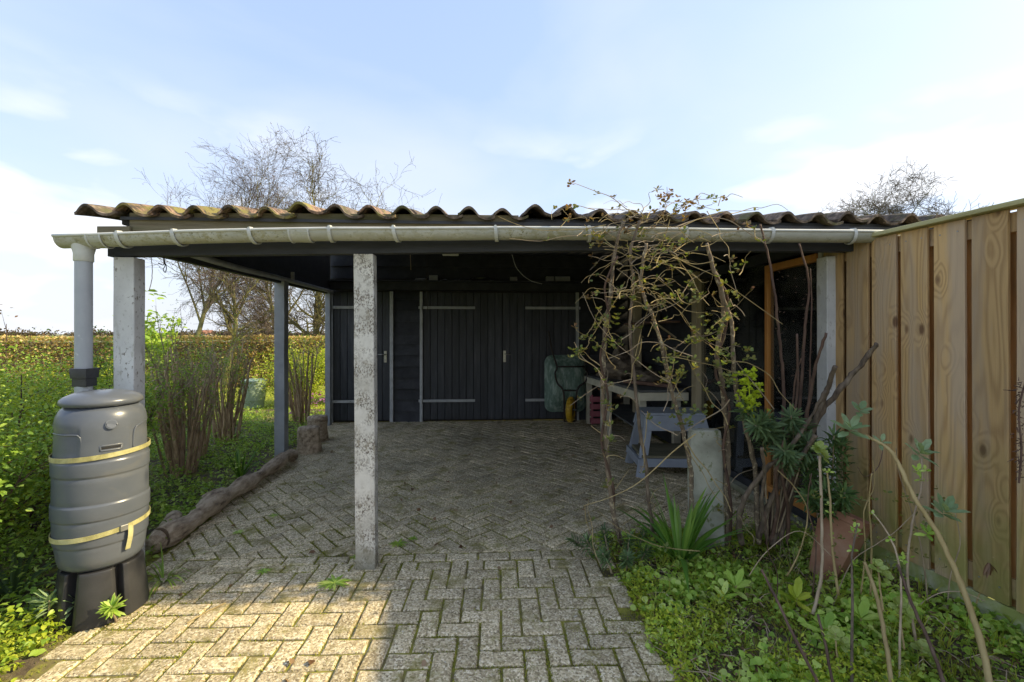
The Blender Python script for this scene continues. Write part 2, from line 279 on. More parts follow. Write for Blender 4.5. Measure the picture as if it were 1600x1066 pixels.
M['glass'], t_ = newmat('window_glass')
_fr = nd(t_, 'ShaderNodeFresnel', {'IOR': 1.5}).outputs[0]
_dirt = ramp(t_, noise(t_, coords(t_), 3.0, 6, 0.6), [(0.4, 0.0), (0.75, 0.10)])
_g = nd(t_, 'ShaderNodeBsdfGlossy', {'Color': (1, 1, 1, 1), 'Roughness': 0.02}).outputs[0]
_tr = nd(t_, 'ShaderNodeBsdfTransparent', {'Color': (0.72, 0.75, 0.74, 1)}).outputs[0]
_df = nd(t_, 'ShaderNodeBsdfDiffuse', {'Color': (0.30, 0.30, 0.27, 1)}).outputs[0]
_m = nd(t_, 'ShaderNodeMixShader', {0: mth(t_, 'MULTIPLY', _fr, 1.6), 1: _tr, 2: _g}).outputs[0]
finish(t_, nd(t_, 'ShaderNodeMixShader', {0: _dirt, 1: _m, 2: _df}).outputs[0])

M['l_bright'] = leafm('bright_spring_leaf', [(0.24, 0.34, 0.03), (0.36, 0.46, 0.04), (0.47, 0.54, 0.05), (0.55, 0.58, 0.09)])
M['l_mid'] = leafm('mid_green_leaf', [(0.17, 0.29, 0.045), (0.29, 0.44, 0.06), (0.44, 0.56, 0.10)])
M['l_cover'] = leafm('ground_cover_leaf', [(0.20, 0.34, 0.05), (0.33, 0.50, 0.07), (0.46, 0.62, 0.12), (0.58, 0.67, 0.22)])
M['l_dark'] = leafm('dark_green_leaf', [(0.05, 0.10, 0.03), (0.09, 0.16, 0.045), (0.16, 0.25, 0.08)])
M['l_blue'] = leafm('blue_green_spurge_leaf', [(0.075, 0.13, 0.055), (0.13, 0.20, 0.085), (0.21, 0.30, 0.13)])
M['l_vine'] = leafm('vine_leaf', [(0.10, 0.14, 0.04), (0.18, 0.22, 0.05), (0.24, 0.20, 0.06), (0.13, 0.19, 0.06)])
M['l_bud'] = leafm('brown_bud', [(0.13, 0.06, 0.03), (0.20, 0.12, 0.05), (0.16, 0.15, 0.05)])
M['l_beech'] = leafm('dry_beech_leaf', [(0.42, 0.28, 0.12), (0.58, 0.42, 0.19), (0.64, 0.52, 0.26), (0.48, 0.44, 0.14)])
M['l_strap'] = leafm('strap_leaf', [(0.08, 0.19, 0.03), (0.14, 0.28, 0.04), (0.26, 0.42, 0.06)], rough=0.35, spec=0.5)
M['l_silver'] = leafm('silver_green_leaf', [(0.20, 0.30, 0.14), (0.32, 0.42, 0.23)], rough=0.5)
M['l_hell'] = leafm('pale_green_flower', [(0.33, 0.42, 0.10), (0.42, 0.50, 0.17)])
M['l_lime'] = leafm('lime_spurge_flower', [(0.36, 0.46, 0.02), (0.50, 0.58, 0.03)])
M['l_grass'] = leafm('grass_blade', [(0.24, 0.32, 0.03), (0.36, 0.42, 0.05), (0.46, 0.46, 0.10)])
M['l_moss'] = leafm('moss_tuft', [(0.14, 0.16, 0.02), (0.23, 0.25, 0.03), (0.32, 0.30, 0.04)], rough=0.9, trans=0.1)
M['l_purple'] = leafm('purple_flower', [(0.25, 0.08, 0.25), (0.35, 0.15, 0.33)])
M['l_dead'] = leafm('dead_leaf', [(0.13, 0.07, 0.035), (0.24, 0.14, 0.07), (0.34, 0.24, 0.14)], trans=0.1)

# ------------------------------------------------------------------ mesh helpers
class MB:
    def __init__(s): s.v = []; s.f = []; s.np = []
    def add(s, vs_, fs_):
        b = len(s.v); s.v.extend(tuple(x) for x in vs_); s.f.extend(tuple(i + b for i in f) for f in fs_); return s
    def box(s, c, size, rot=None):
        hx, hy, hz = (q / 2 for q in size); c = Vector(c); o = []
        for dx, dy, dz in ((-1,-1,-1),(1,-1,-1),(1,1,-1),(-1,1,-1),(-1,-1,1),(1,-1,1),(1,1,1),(-1,1,1)):
            p = Vector((dx*hx, dy*hy, dz*hz))
            if rot is not None: p = rot @ p
            o.append(c + p)
        return s.add(o, [(0,3,2,1),(4,5,6,7),(0,1,5,4),(1,2,6,5),(2,3,7,6),(3,0,4,7)])
    def bar(s, a, b, w, h, up=(0, 0, 1)):          # square bar from a to b
        a, b = Vector(a), Vector(b); d = (b - a); L = d.length; d.normalize()
        u = Vector(up); x = d.cross(u)
        if x.length < 1e-4: x = d.cross(Vector((0, 1, 0)))
        x.normalize(); z = x.cross(d)
        rot = Matrix((x, d, z)).transposed()
        return s.box((a + b) / 2, (w, L, h), rot)
    def tube(s, pts, rad, n=8, cap=True, closed=False):
        pts = [Vector(p) for p in pts]; m = len(pts)
        rads = rad if isinstance(rad, (list, tuple)) else [rad] * m
        vs_, fs_ = [], []; ref = None
        for i, p in enumerate(pts):
            if closed: d = pts[(i + 1) % m] - pts[i - 1]
            else: d = pts[min(i + 1, m - 1)] - pts[max(i - 1, 0)]
            if d.length < 1e-9: d = Vector((0, 0, 1))
            d.normalize()
            if ref is None:
                ref = Vector((1, 0, 0)) if abs(d.x) < 0.8 else Vector((0, 1, 0))
            x = ref - d * ref.dot(d)
            if x.length < 1e-5: x = d.orthogonal()
            x.normalize(); ref = x; y = d.cross(x)
            for k in range(n):
                a = 2 * PI * k / n
                vs_.append(p + (x * math.cos(a) + y * math.sin(a)) * rads[i])
        for i in range(m if closed else m - 1):
            j = (i + 1) % m
            for k in range(n):
                k2 = (k + 1) % n
                fs_.append((i*n+k, i*n+k2, j*n+k2, j*n+k))
        if cap and not closed:
            fs_.append(tuple(range(n))[::-1]); fs_.append(tuple((m-1)*n + k for k in range(n)))
        return s.add(vs_, fs_)
    def lathe(s, prof, c=(0, 0, 0), n=32, rfun=None, close=False):
        vs_, fs_ = [], []
        for r, z in prof:
            for k in range(n):
                a = 2 * PI * k / n; rr = r * (rfun(a, z) if rfun else 1)
                vs_.append((c[0] + rr*math.cos(a), c[1] + rr*math.sin(a), c[2] + z))
        m = len(prof)
        for i in range(m - 1):
            for k in range(n):
                k2 = (k+1) % n; fs_.append((i*n+k, i*n+k2, (i+1)*n+k2, (i+1)*n+k))
        if close: fs_.append(tuple(range(n))[::-1]); fs_.append(tuple((m-1)*n+k for k in range(n)))
        return s.add(vs_, fs_)
    def prism(s, poly, z0, z1, chamf=0.0, jit=0.0):   # footprint polygon (ccw) with chamfered top
        n = len(poly); c = Vector((sum(p[0] for p in poly)/n, sum(p[1] for p in poly)/n))
        vs_ = [(p[0], p[1], z0) for p in poly] + [(p[0], p[1], z1 - chamf) for p in poly]
        for p in poly:
            d = c - Vector(p[:2]); L = d.length; d = d / L if L else d
            vs_.append((p[0] + d.x*chamf*1.6, p[1] + d.y*chamf*1.6, z1 + random.uniform(-jit, jit)))
        fs_ = [tuple(2*n + i for i in range(n))]
        for i in range(n):
            j = (i+1) % n
            fs_ += [(i, j, n+j, n+i), (n+i, n+j, 2*n+j, 2*n+i)]
        return s.add(vs_, fs_)
    def arr(s, V, Fq):                               # numpy batch: V (N,3), Fq (M,4)
        s.np.append((np.asarray(V, np.float32), np.asarray(Fq, np.int32))); return s

WL = {}
def wl(o): return WL.get(o.name, Vector((0, 0, 0)))
def props(o, label=None, cat=None, group=None, kind=None):
    for k, v in (('label', label), ('category', cat), ('group', group), ('kind', kind)):
        if v: o[k] = v
    return o
def empty(name, loc, label, cat, group=None, kind=None):
    o = bpy.data.objects.new(name, None); col.objects.link(o); o.location = loc; o.empty_display_size = 0.1
    WL[o.name] = Vector(loc); return props(o, label, cat, group, kind)
def build(mb, name, mat, parent=None, smooth=False, bevel=0.0, label=None, cat=None, group=None, kind=None, org=None, auto=None):
    me = bpy.data.meshes.new(name)
    if mb.np:
        Vs = []; Fs = []; b = 0
        if mb.v: raise RuntimeError('mixed')
        for V, Fq in mb.np: Vs.append(V); Fs.append(Fq + b); b += len(V)
        V = np.concatenate(Vs); Fq = np.concatenate(Fs)
        lo, hi = V.min(0), V.max(0)
        o_ = Vector(org) if org is not None else Vector(((lo[0]+hi[0])/2, (lo[1]+hi[1])/2, lo[2] if parent is None else (lo[2]+hi[2])/2))
        V = V - np.array(o_, np.float32)
        me.vertices.add(len(V)); me.vertices.foreach_set('co', V.ravel())
        k = Fq.shape[1]
        me.loops.add(Fq.size); me.loops.foreach_set('vertex_index', Fq.ravel())
        me.polygons.add(len(Fq)); me.polygons.foreach_set('loop_start', np.arange(0, Fq.size, k, dtype=np.int32))
        me.update(calc_edges=True)
    else:
        V = np.array([tuple(p) for p in mb.v], np.float32)
        lo, hi = V.min(0), V.max(0)
        o_ = Vector(org) if org is not None else Vector(((lo[0]+hi[0])/2, (lo[1]+hi[1])/2, lo[2] if parent is None else (lo[2]+hi[2])/2))
        me.from_pydata([tuple(p) for p in (V - np.array(o_, np.float32))], [], mb.f)
    if smooth: me.polygons.foreach_set('use_smooth', [True] * len(me.polygons))
    me.materials.append(mat if not isinstance(mat, str) else M[mat])
    o = bpy.data.objects.new(name, me); col.objects.link(o)
    if parent is not None: o.parent = parent
    o.location = o_ - (wl(parent) if parent is not None else Vector((0, 0, 0)))
    WL[o.name] = o_.copy()
    if bevel:
        b = o.modifiers.new('bevel', 'BEVEL'); b.width = bevel; b.segments = 2; b.limit_method = 'ANGLE'
        for p in me.polygons: p.use_smooth = True
        w = o.modifiers.new('wn', 'WEIGHTED_NORMAL'); w.keep_sharp = False
    if auto is not None:
        for p in me.polygons: p.use_smooth = True
        e = o.modifiers.new('split', 'EDGE_SPLIT'); e.split_angle = R(auto)
    return props(o, label, cat, group, kind)
def share(src, name, parent, loc, rz=0.0, rot=None, mat=None):   # another piece with the same mesh
    o = bpy.data.objects.new(name, src.data); col.objects.link(o)
    for md in src.modifiers:
        n = o.modifiers.new(md.name, md.type)
        if md.type == 'BEVEL': n.width = md.width; n.segments = md.segments; n.limit_method = md.limit_method
    o.parent = parent; o.location = Vector(loc) - (wl(parent) if parent is not None else Vector((0, 0, 0)))
    o.rotation_euler = rot if rot is not None else (0, 0, rz)
    WL[o.name] = Vector(loc)
    return o

def unit(a): return a / np.maximum(np.linalg.norm(a, axis=-1, keepdims=True), 1e-9)
def leaves(C, L, W, up=0.4, D=None, fold=0.25, rng=RNG):
    """rhombus leaves (two folded quads' worth in one 6-vertex blade) at centres C; D = directions or None for random; returns V,F(quads)"""
    C = np.asarray(C, np.float64); n = len(C)
    if D is None:
        D = rng.normal(size=(n, 3)); D[:, 2] = np.abs(D[:, 2]) * up + rng.normal(size=n) * 0.25
    D = unit(np.asarray(D, np.float64))
    N = rng.normal(size=(n, 3)) * 0.6; N[:, 2] += 1.0
    S = unit(np.cross(D, N)); N = unit(np.cross(S, D))
    L = (L * rng.uniform(0.35, 1.0, n)**1.0 * 1.35)[:, None]; W = L * (W / 1.0)
    drop = N * L * -0.12
    base = C; m1 = C + D * L * 0.35; m2 = C + D * L * 0.72 + drop * 0.4; tip = C + D * L + drop * 1.6
    up_ = N * W * fold
    V = np.stack([base, m1 - S*W*0.5 + up_, m2 - S*W*0.42 + up_, tip, m2 + S*W*0.42 + up_, m1 + S*W*0.5 + up_, m1*0.5 + m2*0.5], 1)
    b = (np.arange(n) * 7)[:, None]
    Fq = np.concatenate([b + np.array([[0, 6, 2, 1]]), b + np.array([[6, 3, 3, 2]])[:, [0, 1, 3, 3]] * 0 + b + 0], 0) if False else None
    F1 = b + np.array([[0, 6, 2, 1]]); F2 = b + np.array([[0, 5, 4, 6]]); F3 = b + np.array([[2, 6, 4, 3]])
    return V.reshape(-1, 3), np.concatenate([F1, F2, F3], 0)
def rhomb(C, L, W, D=None, up=0.4, rng=RNG):        # cheap 1-quad leaf
    C = np.asarray(C, np.float64); n = len(C)
    if D is None:
        D = rng.normal(size=(n, 3)); D[:, 2] = D[:, 2] * 0.5 + up
    D = unit(np.asarray(D, np.float64)); N = rng.normal(size=(n, 3)); N[:, 2] += 0.8
    S = unit(np.cross(D, N)); L = (L * rng.uniform(0.6, 1.3, n))[:, None]
    V = np.stack([C, C + D*L*0.45 - S*L*W*0.5, C + D*L, C + D*L*0.45 + S*L*W*0.5], 1).reshape(-1, 3)
    return V, (np.arange(n) * 4)[:, None] + np.array([[0, 1, 2, 3]])
def blade(mb, base, d, L, w, bend=0.5, n=7, twist=0.0):   # a long strap leaf with a keel
    base = Vector(base); d = Vector(d).normalized(); out = Vector((d.x, d.y, 0))
    out = out.normalized() if out.length > 1e-3 else Vector((1, 0, 0))
    side = Vector((-out.y, out.x, 0)); vs_, fs_ = [], []; p = base.copy(); cur = d.copy()
    for i in range(n + 1):
        t = i / n; ww = w * (0.65 + 0.55 * math.sin(min(1, t * 1.5 + 0.15) * PI * 0.55)) * (1 - max(0, (t - 0.45) / 0.55) ** 1.6) + 0.0004
        nn = side.cross(cur)
        vs_ += [p - side*ww*0.5, p + nn*(-ww*0.18), p + side*ww*0.5]
        cur = (cur + Vector((0, 0, -1)) * bend / n + out * bend * 0.35 / n).normalized(); p = p + cur * (L / n)
    for i in range(n):
        a = i*3; fs_ += [(a, a+1, a+4, a+3), (a+1, a+2, a+5, a+4)]
    mb.add(vs_, fs_)
def smooth_path(pts, k=5, jit=0.0):
    pts = [Vector(p) for p in pts]; out = []
    for i in range(len(pts) - 1):
        p0 = pts[max(i-1, 0)]; p1 = pts[i]; p2 = pts[i+1]; p3 = pts[min(i+2, len(pts)-1)]
        for j in range(k):
            t = j / k
            q = 0.5 * ((2*p1) + (p2-p0)*t + (2*p0-5*p1+4*p2-p3)*t*t + (3*p1-p0-3*p2+p3)*t**3)
            if jit: q = q + Vector([random.uniform(-jit, jit) for _ in range(3)])
            out.append(q)
    out.append(pts[-1]); return out

# ------------------------------------------------------------------ ground
def sheet(name, poly, z, mat, kind='structure', parent=None):
    mb = MB().add([(x, y, z) for x, y in poly], [tuple(range(len(poly)))])
    return build(mb, name, mat, parent, kind=kind, org=(0, 0, 0) if parent is None else None)
# everything below the paving is one big sheet
sheet('ground', [(-2500, -60), (2500, -60), (2500, 4000), (-2500, 4000)], -0.12, 'field')
sheet('lawn', [(-16, 2.0), (-4.2, 2.0), (-2.4, 8.2), (6, 9.5), (6, 16), (-30, 16), (-30, 2.0)], -0.055, 'lawn')

def bed(name, x0, x1, y0, y1, nx, ny, zf, mat, clip=None):
    mb = MB(); ids = {}
    for j in range(ny + 1):
        for i in range(nx + 1):
            x = x0 + (x1-x0)*i/nx; y = y0 + (y1-y0)*j/ny
            ids[i, j] = len(mb.v); mb.v.append((x, y, zf(x, y)))
    for j in range(ny):
        for i in range(nx): mb.f.append((ids[i,j], ids[i+1,j], ids[i+1,j+1], ids[i,j+1]))
    return build(mb, name, mat, smooth=True, kind='structure', org=(0, 0, 0))
def bump2(x, y, s): return mnoise.noise(Vector((x*s, y*s, 3.1)))
def left_edge(y):      # edge of the paving on the left
    pts = [(0, -1.80), (1.8, -1.86), (2.9, -2.08), (3.4, -2.10), (5.3, -2.33), (7.6, -2.50), (9, -2.6)]
    for (a, xa), (b, xb) in zip(pts, pts[1:]):
        if a <= y <= b: return xa + (xb-xa)*(y-a)/(b-a)
    return pts[0][1] if y < 0 else pts[-1][1]
RIGHT_E = 0.77
def zleft(x, y):
    d = left_edge(y) - x
    return -0.05 + min(0.05, max(-0.04, d*0.5)) + 0.025*bump2(x, y, 2.2) + 0.012*bump2(x, y, 9) - max(0, (d-2.0))*0.012
def zright(x, y):
    d = x - RIGHT_E
    if y > 3.15: d = min(d, 3.28 - y)
    return -0.03 + min(0.05, max(-0.05, d*0.35)) + 0.025*bump2(x, y, 2.5) + 0.012*bump2(x, y, 11)
bed('garden_bed_left', -6.2, -1.7, 0.3, 9.0, 70, 130, zleft, 'soil')
bed('garden_bed_right', 0.66, 2.75, 0.3, 3.35, 60, 80, zright, 'soil')

# paving ------------------------------------------------------------
def clip_poly(poly, a, b, c):        # keep a*x+b*y<=c
    out = []
    for i in range(len(poly)):
        p, q = poly[i], poly[(i+1) % len(poly)]
        dp, dq = a*p[0]+b*p[1]-c, a*q[0]+b*q[1]-c
        if dp <= 0: out.append(p)
        if (dp < 0) != (dq < 0) and abs(dp-dq) > 1e-9:
            t = dp/(dp-dq); out.append((p[0]+(q[0]-p[0])*t, p[1]+(q[1]-p[1])*t))
    return out
def area(p): return 0.5*sum(p[i][0]*p[(i+1)%len(p)][1]-p[(i+1)%len(p)][0]*p[i][1] for i in range(len(p))) if len(p) > 2 else 0
U, GAP = 0.1035, 0.0115
def herring(org, ang, ext):
    """all bricks of a herringbone as (cx, cy, angle)"""
    ca, sa = math.cos(ang), math.sin(ang); out = []
    for i in range(-ext, ext):
        for j in range(-ext, ext):
            m = (i - j) % 4
            if m == 0: c = (i+1.0, j+0.5); a = 0
            elif m == 3: c = (i+0.5, j+1.0); a = PI/2
            else: continue
            x, y = c[0]*U, c[1]*U
            out.append((org[0] + x*ca - y*sa, org[1] + x*sa + y*ca, a + ang))
    return out
def brick_poly(cx, cy, a):
    L, W = (2*U-GAP)/2, (U-GAP)/2; ca, sa = math.cos(a), math.sin(a)
    return [(cx+x*ca-y*sa, cy+x*sa+y*ca) for x, y in ((-L,-W),(L,-W),(L,W),(-L,W))]
pave = sheet('brick_pavement', [(-2.75, 0.2), (2.6, 0.2), (2.6, 7.75), (-2.75, 7.75)], -0.010, 'joint')
WL[pave.name] = Vector((0, 0, 0))
YB = 2.93                             # where the straight herringbone of the drive meets the diagonal one of the shed
bricks = []                           # (polygon, full?, cx, cy, angle)
def use(c, keep):
    p = brick_poly(*c)
    if not keep((c[0], c[1])): return
    bricks.append([p, True, *c])
for c in herring((0.013, 0.02), R(-1.5), 46):
    p = brick_poly(*c); xm = min(q[0] for q in p); le = left_edge(c[1])
    if c[0] < le - 0.02 + 0.05*math.sin(c[1]*9) or c[0] > RIGHT_E + 0.03*math.sin(c[1]*14) or c[1] < 0.7: continue
    q = clip_poly(p, 0, 1, YB)
    if area(q) < 0.002: continue
    bricks.append([q, area(q) > area(p)*0.999, *c])
for k in range(14):                   # one row of stretchers at the edge of the shed floor
    x = -2.02 + k*2*U
    if x < RIGHT_E: bricks.append([brick_poly(x, YB + U/2, R(0.4)), True, x, YB + U/2, R(0.4)])
for c in herring((0.0, 5.0), R(41), 62):
    p = brick_poly(*c); le = left_edge(c[1])
    if c[1] < YB or c[1] > 7.75 or c[0] < le - 0.12 or c[0] > 2.5: continue
    q = clip_poly(p, 0, -1, -(YB + U + GAP)); q = clip_poly(q, 0, 1, 7.60); q = clip_poly(q, 1, 0, 2.36); q = clip_poly(q, -1, 0, -(le - 0.03))
    if c[1] < 3.30 and c[0] > RIGHT_E - 0.06: 
        if c[0] > RIGHT_E + 0.05: q = clip_poly(q, 0, -1, -3.28)
    if area(q) < 0.0012: continue
    bricks.append([q, area(q) > area(p)*0.999, *c])
def in_view(b): 
    x, y = b[2], b[3]; zc = y*CT + x*ST; xc = x*CT - y*ST
    return zc > 1.80 and abs(xc/zc) < 1.16
bricks.sort(key=lambda b: (not in_view(b), b[3]*CT + b[2]*ST))
variants = []
stuff = MB()
for i, (q, full, cx, cy, a) in enumerate(bricks):
    dz = random.uniform(-0.0025, 0.0025) + 0.004*mnoise.noise(Vector((cx*1.3, cy*1.3, 0)))
    if i < 296 and in_view((q, full, cx, cy)):
        if full:
            rot = (random.gauss(0, 0.008), random.gauss(0, 0.008), a + random.gauss(0, 0.008))
            if len(variants) < 7:
                mb = MB(); Lh, Wh = (2*U-GAP)/2, (U-GAP)/2
                e = lambda: random.uniform(-0.0022, 0.0022)
                mb.prism([(-Lh+e(), -Wh+e()), (e()*5, -Wh+e()), (Lh+e(), -Wh+e()), (Lh+e(), Wh+e()), (e()*5, Wh+e()), (-Lh+e(), Wh+e())], -0.05, 0.0, 0.0065, 0.0014)
                o = build(mb, 'paver', 'paver', pave, org=(0, 0, 0), smooth=False)
                o.location = (cx, cy, dz); o.rotation_euler = rot; variants.append(o)
            else:
                share(random.choice(variants), 'paver', pave, (cx, cy, dz), rot=rot)
        else:
            build(MB().prism(q, -0.05, dz, 0.0055, 0.001), 'paver', 'paver', pave)
    else:
        stuff.prism(q, -0.02, dz, 0.0045, 0.0008)
build(stuff, 'paver_field', 'paver', pave, kind='stuff')

# moss and tiny weeds in the joints
def moss(name, n, region, size, mat, label, dens=None):
    C = []
    while len(C) < n:
        x = random.uniform(region[0], region[1]); y = random.uniform(region[2], region[3])
        if x < left_edge(y) - 0.1: continue
        if dens and random.random() > dens(x, y): continue
        C.append((x, y, -0.009))
    C = np.array(C); V, Fq = rhomb(C, size, 0.5, up=1.4)
    return build(MB().arr(V, Fq), name, mat, kind='stuff', label=label, cat='moss')
def mossd(x, y):
    e = mnoise.noise(Vector((x*2.2, y*2.2, 9)))
    # grow in the joints only: find whether a joint is close
    return max(0.10, e*1.8 + 0.2)
moss('joint_moss', 75000, (-2.4, 0.78, 1.2, 4.6), 0.011, 'l_moss', 'olive moss growing in the joints of the brick paving', mossd)

# ------------------------------------------------------------------ the shed
SX0, SX1, BY = -2.36, 4.6, 7.60
shed = empty('open_shed', (0, 5.2, 0), 'open fronted black timber shed with a wavy clay tile roof and white posts', 'shed')

def box_part(name, mat, parent, x0, x1, y0, y1, z0, z1, bevel=0.0, label=None):
    return build(MB().box(((x0+x1)/2, (y0+y1)/2, (z0+z1)/2), (x1-x0, y1-y0, z1-z0)), name, mat, parent, bevel=bevel, label=label)

# posts
def post(x, y, w, d, h, mat, name='post', label=None, lean=0.0):
    mb = MB(); n = 10
    for k in range(n + 1):
        z = -0.05 + (h + 0.05)*k/n; j = 0.0015
        cx = x + lean*z
        for sx_, sy_ in ((-1,-1),(1,-1),(1,1),(-1,1)):
            mb.v.append((cx + sx_*w/2 + random.uniform(-j, j), y + sy_*d/2 + random.uniform(-j, j), z))
    for k in range(n):
        for q in range(4): mb.f.append((k*4+q, k*4+(q+1)%4, k*4+4+(q+1)%4, k*4+4+q))
    mb.f.append((3,2,1,0)); mb.f.append(tuple(n*4+q for q in range(4)))
    return build(mb, name, mat, shed, bevel=0.006, label=label)
post(-0.745, 2.89, 0.122, 0.085, 1.945, 'post', label='front post with peeling white paint and dark specks', lean=-0.006)
post(-2.165, 2.89, 0.118, 0.095, 1.91, 'postplain', label='smooth white front post behind the water butt')
post(-2.375, 5.42, 0.115, 0.115, 2.06, 'postgrey', label='slim grey side post beside the log')
post(-2.52, 7.42, 0.08, 0.09, 2.12, 'postgrey', label='pale corner post at the back left')
post(2.385, 3.045, 0.105, 0.10, 1.985, 'postplain', label='clean white post where the fence meets the shed')
post(2.40, 5.02, 0.125, 0.12, 2.15, 'woodpost', label='unpainted wooden post beside the work bench')
post(2.20, 6.55, 0.11, 0.09, 2.3, 'woodpost')

# front beam, fascia
def poly_beam(name, pts, w, h, mat, parent=shed, bevel=0.003):
    mb = MB()
    for (x, y, z) in pts:
        for dy, dz in ((-1,-1),(1,-1),(1,1),(-1,1)): mb.v.append((x, y+dy*w/2, z+dz*h/2))
    n = len(pts)
    for k in range(n-1):
        for q in range(4): mb.f.append((k*4+q, k*4+4+q, k*4+4+(q+1)%4, k*4+(q+1)%4))
    mb.f.append((0,1,2,3)); mb.f.append(tuple((n-1)*4+q for q in (3,2,1,0)))
    return build(mb, name, mat, parent, bevel=bevel)
poly_beam('front_beam', [(-2.27, 2.89, 1.965), (-0.75, 2.89, 1.998), (0.6, 2.89, 2.03), (2.6, 2.89, 2.045), (4.5, 2.89, 2.045)], 0.06, 0.10, 'beam')
poly_beam('fascia_board', [(-2.12, 2.842, 2.118), (-0.75, 2.842, 2.132), (0.2, 2.842, 2.136)], 0.028, 0.108, 'fascia')
poly_beam('fascia_board', [(0.203, 2.845, 2.126), (2.0, 2.845, 2.13), (4.5, 2.845, 2.13)], 0.028, 0.075, 'beam')
poly_beam('beam_end', [(-2.29, 2.83, 2.062), (-2.105, 2.83, 2.065)], 0.04, 0.045, 'fascia')
poly_beam('beam_end', [(-2.20, 2.90, 2.135), (-2.06, 2.90, 2.14)], 0.05, 0.05, 'black')
# side rail (pale round pole under the left edge of the roof) and side beam
build(MB().tube(smooth_path([(-2.10, 2.95, 2.03), (-2.25, 4.2, 2.05), (-2.34, 5.42, 2.085), (-2.47, 7.5, 2.125)], 4), 0.026, 10), 'side_rail', 'trim', shed, smooth=True)
build(MB().bar((-2.185, 2.93, 2.02), (-2.56, 7.55, 2.15), 0.055, 0.11), 'side_beam', 'black', shed, bevel=0.004)
build(MB().box((-2.33, 5.62, 2.15), (0.03, 0.04, 0.09)), 'bracket', 'trim', shed)

PITCH = R(11.5)
def roof_z(y): return 2.165 + (y - 2.80) * math.tan(PITCH)
# left gable boards above the side beam (stacked horizontally, the roof slope cuts them)
for k in range(9):
    z0 = 2.13 + k*0.115
    ys = 2.80 + (z0 + 0.05 - 2.10)/math.tan(PITCH)
    if ys > 7.3: break
    a = Vector((-2.20 - 0.08*(ys-2.9) + 0.02, max(ys, 2.96), z0)); b = Vector((-2.20 - 0.08*4.65 + 0.02, 7.55, z0 + 0.02))
    build(MB().bar(a, b, 0.02, 0.118), 'gable_board', 'black', shed)
# ceiling boards and rafters
roof = empty('roof', (0, 5.2, 2.6), None, None); roof.parent = shed; roof.location = Vector((0, 5.2, 2.6)) - wl(shed)
def sloped_box(name, x0, x1, y0, y1, dz, th, mat, parent):
    mb = MB(); 
    for x in (x0, x1):
        for y in (y0, y1):
            z = roof_z(y) + dz; mb.v += [(x, y, z), (x, y, z+th)]
    mb.f = [(0,2,6,4),(1,5,7,3),(0,1,3,2),(4,6,7,5),(0,4,5,1),(2,3,7,6)]
    return build(mb, name, mat, parent)
for k in range(24):
    y0 = 2.81 + k*0.2
    sloped_box('ceiling_board', SX0+0.20, SX1-0.05, y0, y0+0.197, -0.042, 0.018, 'black', roof)
for k in range(8):
    x = -2.0 + k*0.85
    sloped_box('rafter', x, x+0.06, 2.93, 7.58, -0.155, 0.108, 'black', roof)
# tiles
def tile_mesh(jz=0):
    mb = MB(); n, m = 18, 4; W_, L_ = 0.225, 0.36
    def prof(u):
        q = u*1.08 - 0.04
        return 0.045*math.sin(PI*q/0.56)**1.0 - 0.010 if 0 <= q <= 0.56 else (-0.010 - 0.016*math.sin(PI*(q-0.56)/0.5) if q > 0.56 else -0.012)
    top = {}; bot = {}
    for j in range(m+1):
        v = j/m; sag = 0.004*math.sin(v*PI)
        for i in range(n+1):
            u = i/n; x = (u-0.5)*W_; y = (v)*L_; z = prof(u) + sag
            top[i,j] = len(mb.v); mb.v.append((x, y, z+0.015)); bot[i,j] = len(mb.v); mb.v.append((x, y, z))
    for j in range(m):
        for i in range(n):
            mb.f.append((top[i,j], top[i+1,j], top[i+1,j+1], top[i,j+1])); mb.f.append((bot[i,j], bot[i,j+1], bot[i+1,j+1], bot[i+1,j]))
    for i in range(n): mb.f.append((bot[i,0], bot[i+1,0], top[i+1,0], top[i,0]))
    for j in range(m):
        mb.f.append((bot[0,j], top[0,j], top[0,j+1], bot[0,j+1])); mb.f.append((bot[n,j], bot[n,j+1], top[n,j+1], top[n,j]))
    return mb
TP = 0.2
t0 = build(tile_mesh(), 'roof_tile', 'tile', roof, org=(0, 0, 0), smooth=True, auto=50)
t1 = build(tile_mesh(), 'roof_tile', 'tileold', roof, org=(0, 0, 0), smooth=True, auto=50)
WL[t0.name] = WL[t1.name] = Vector((0, 0, 0))
first = {0: True, 1: True}
nx = int((SX1 - SX0) / TP)
for r in range(6):
    for i in range(nx):
        x = SX0 + 0.10 + i*TP + 0.004*random.uniform(-1, 1); y = 2.76 + r*0.30 + 0.012*random.uniform(-1, 1)
        z = roof_z(y) + 0.012 + (0.018 if r == 0 and i in (6, 13, 14, 23) else 0) + random.uniform(-0.006, 0.006) + (-0.012 if x < -1.2 else 0)
        rot = (PITCH + random.gauss(0, 0.012) - 0.035, random.gauss(0, 0.045), random.gauss(0, 0.03))
        k = 0 if random.random() < (0.7 if i < 8 else 0.15) else 1
        src = (t0, t1)[k]
        if first[k]:
            o = src; o.location = Vector((x, y, z)) - wl(roof); o.rotation_euler = rot; first[k] = False
        else:
            o = share(src, 'roof_tile', roof, (x, y, z), rot=rot)
        if not o.modifiers:
            pass
rest = MB(); base = tile_mesh()
for r in range(6, 16):
    for i in range(nx):
        x = SX0 + 0.10 + i*TP; y = 2.76 + r*0.30; z = roof_z(y) + 0.012
        rm = Matrix.Translation((x, y, z)) @ Matrix.Rotation(PITCH - 0.035, 4, 'X')
        rest.add([rm @ Vector(v) for v in base.v], base.f)
build(rest, 'tile_field', 'tileold', roof, smooth=True, kind='stuff')

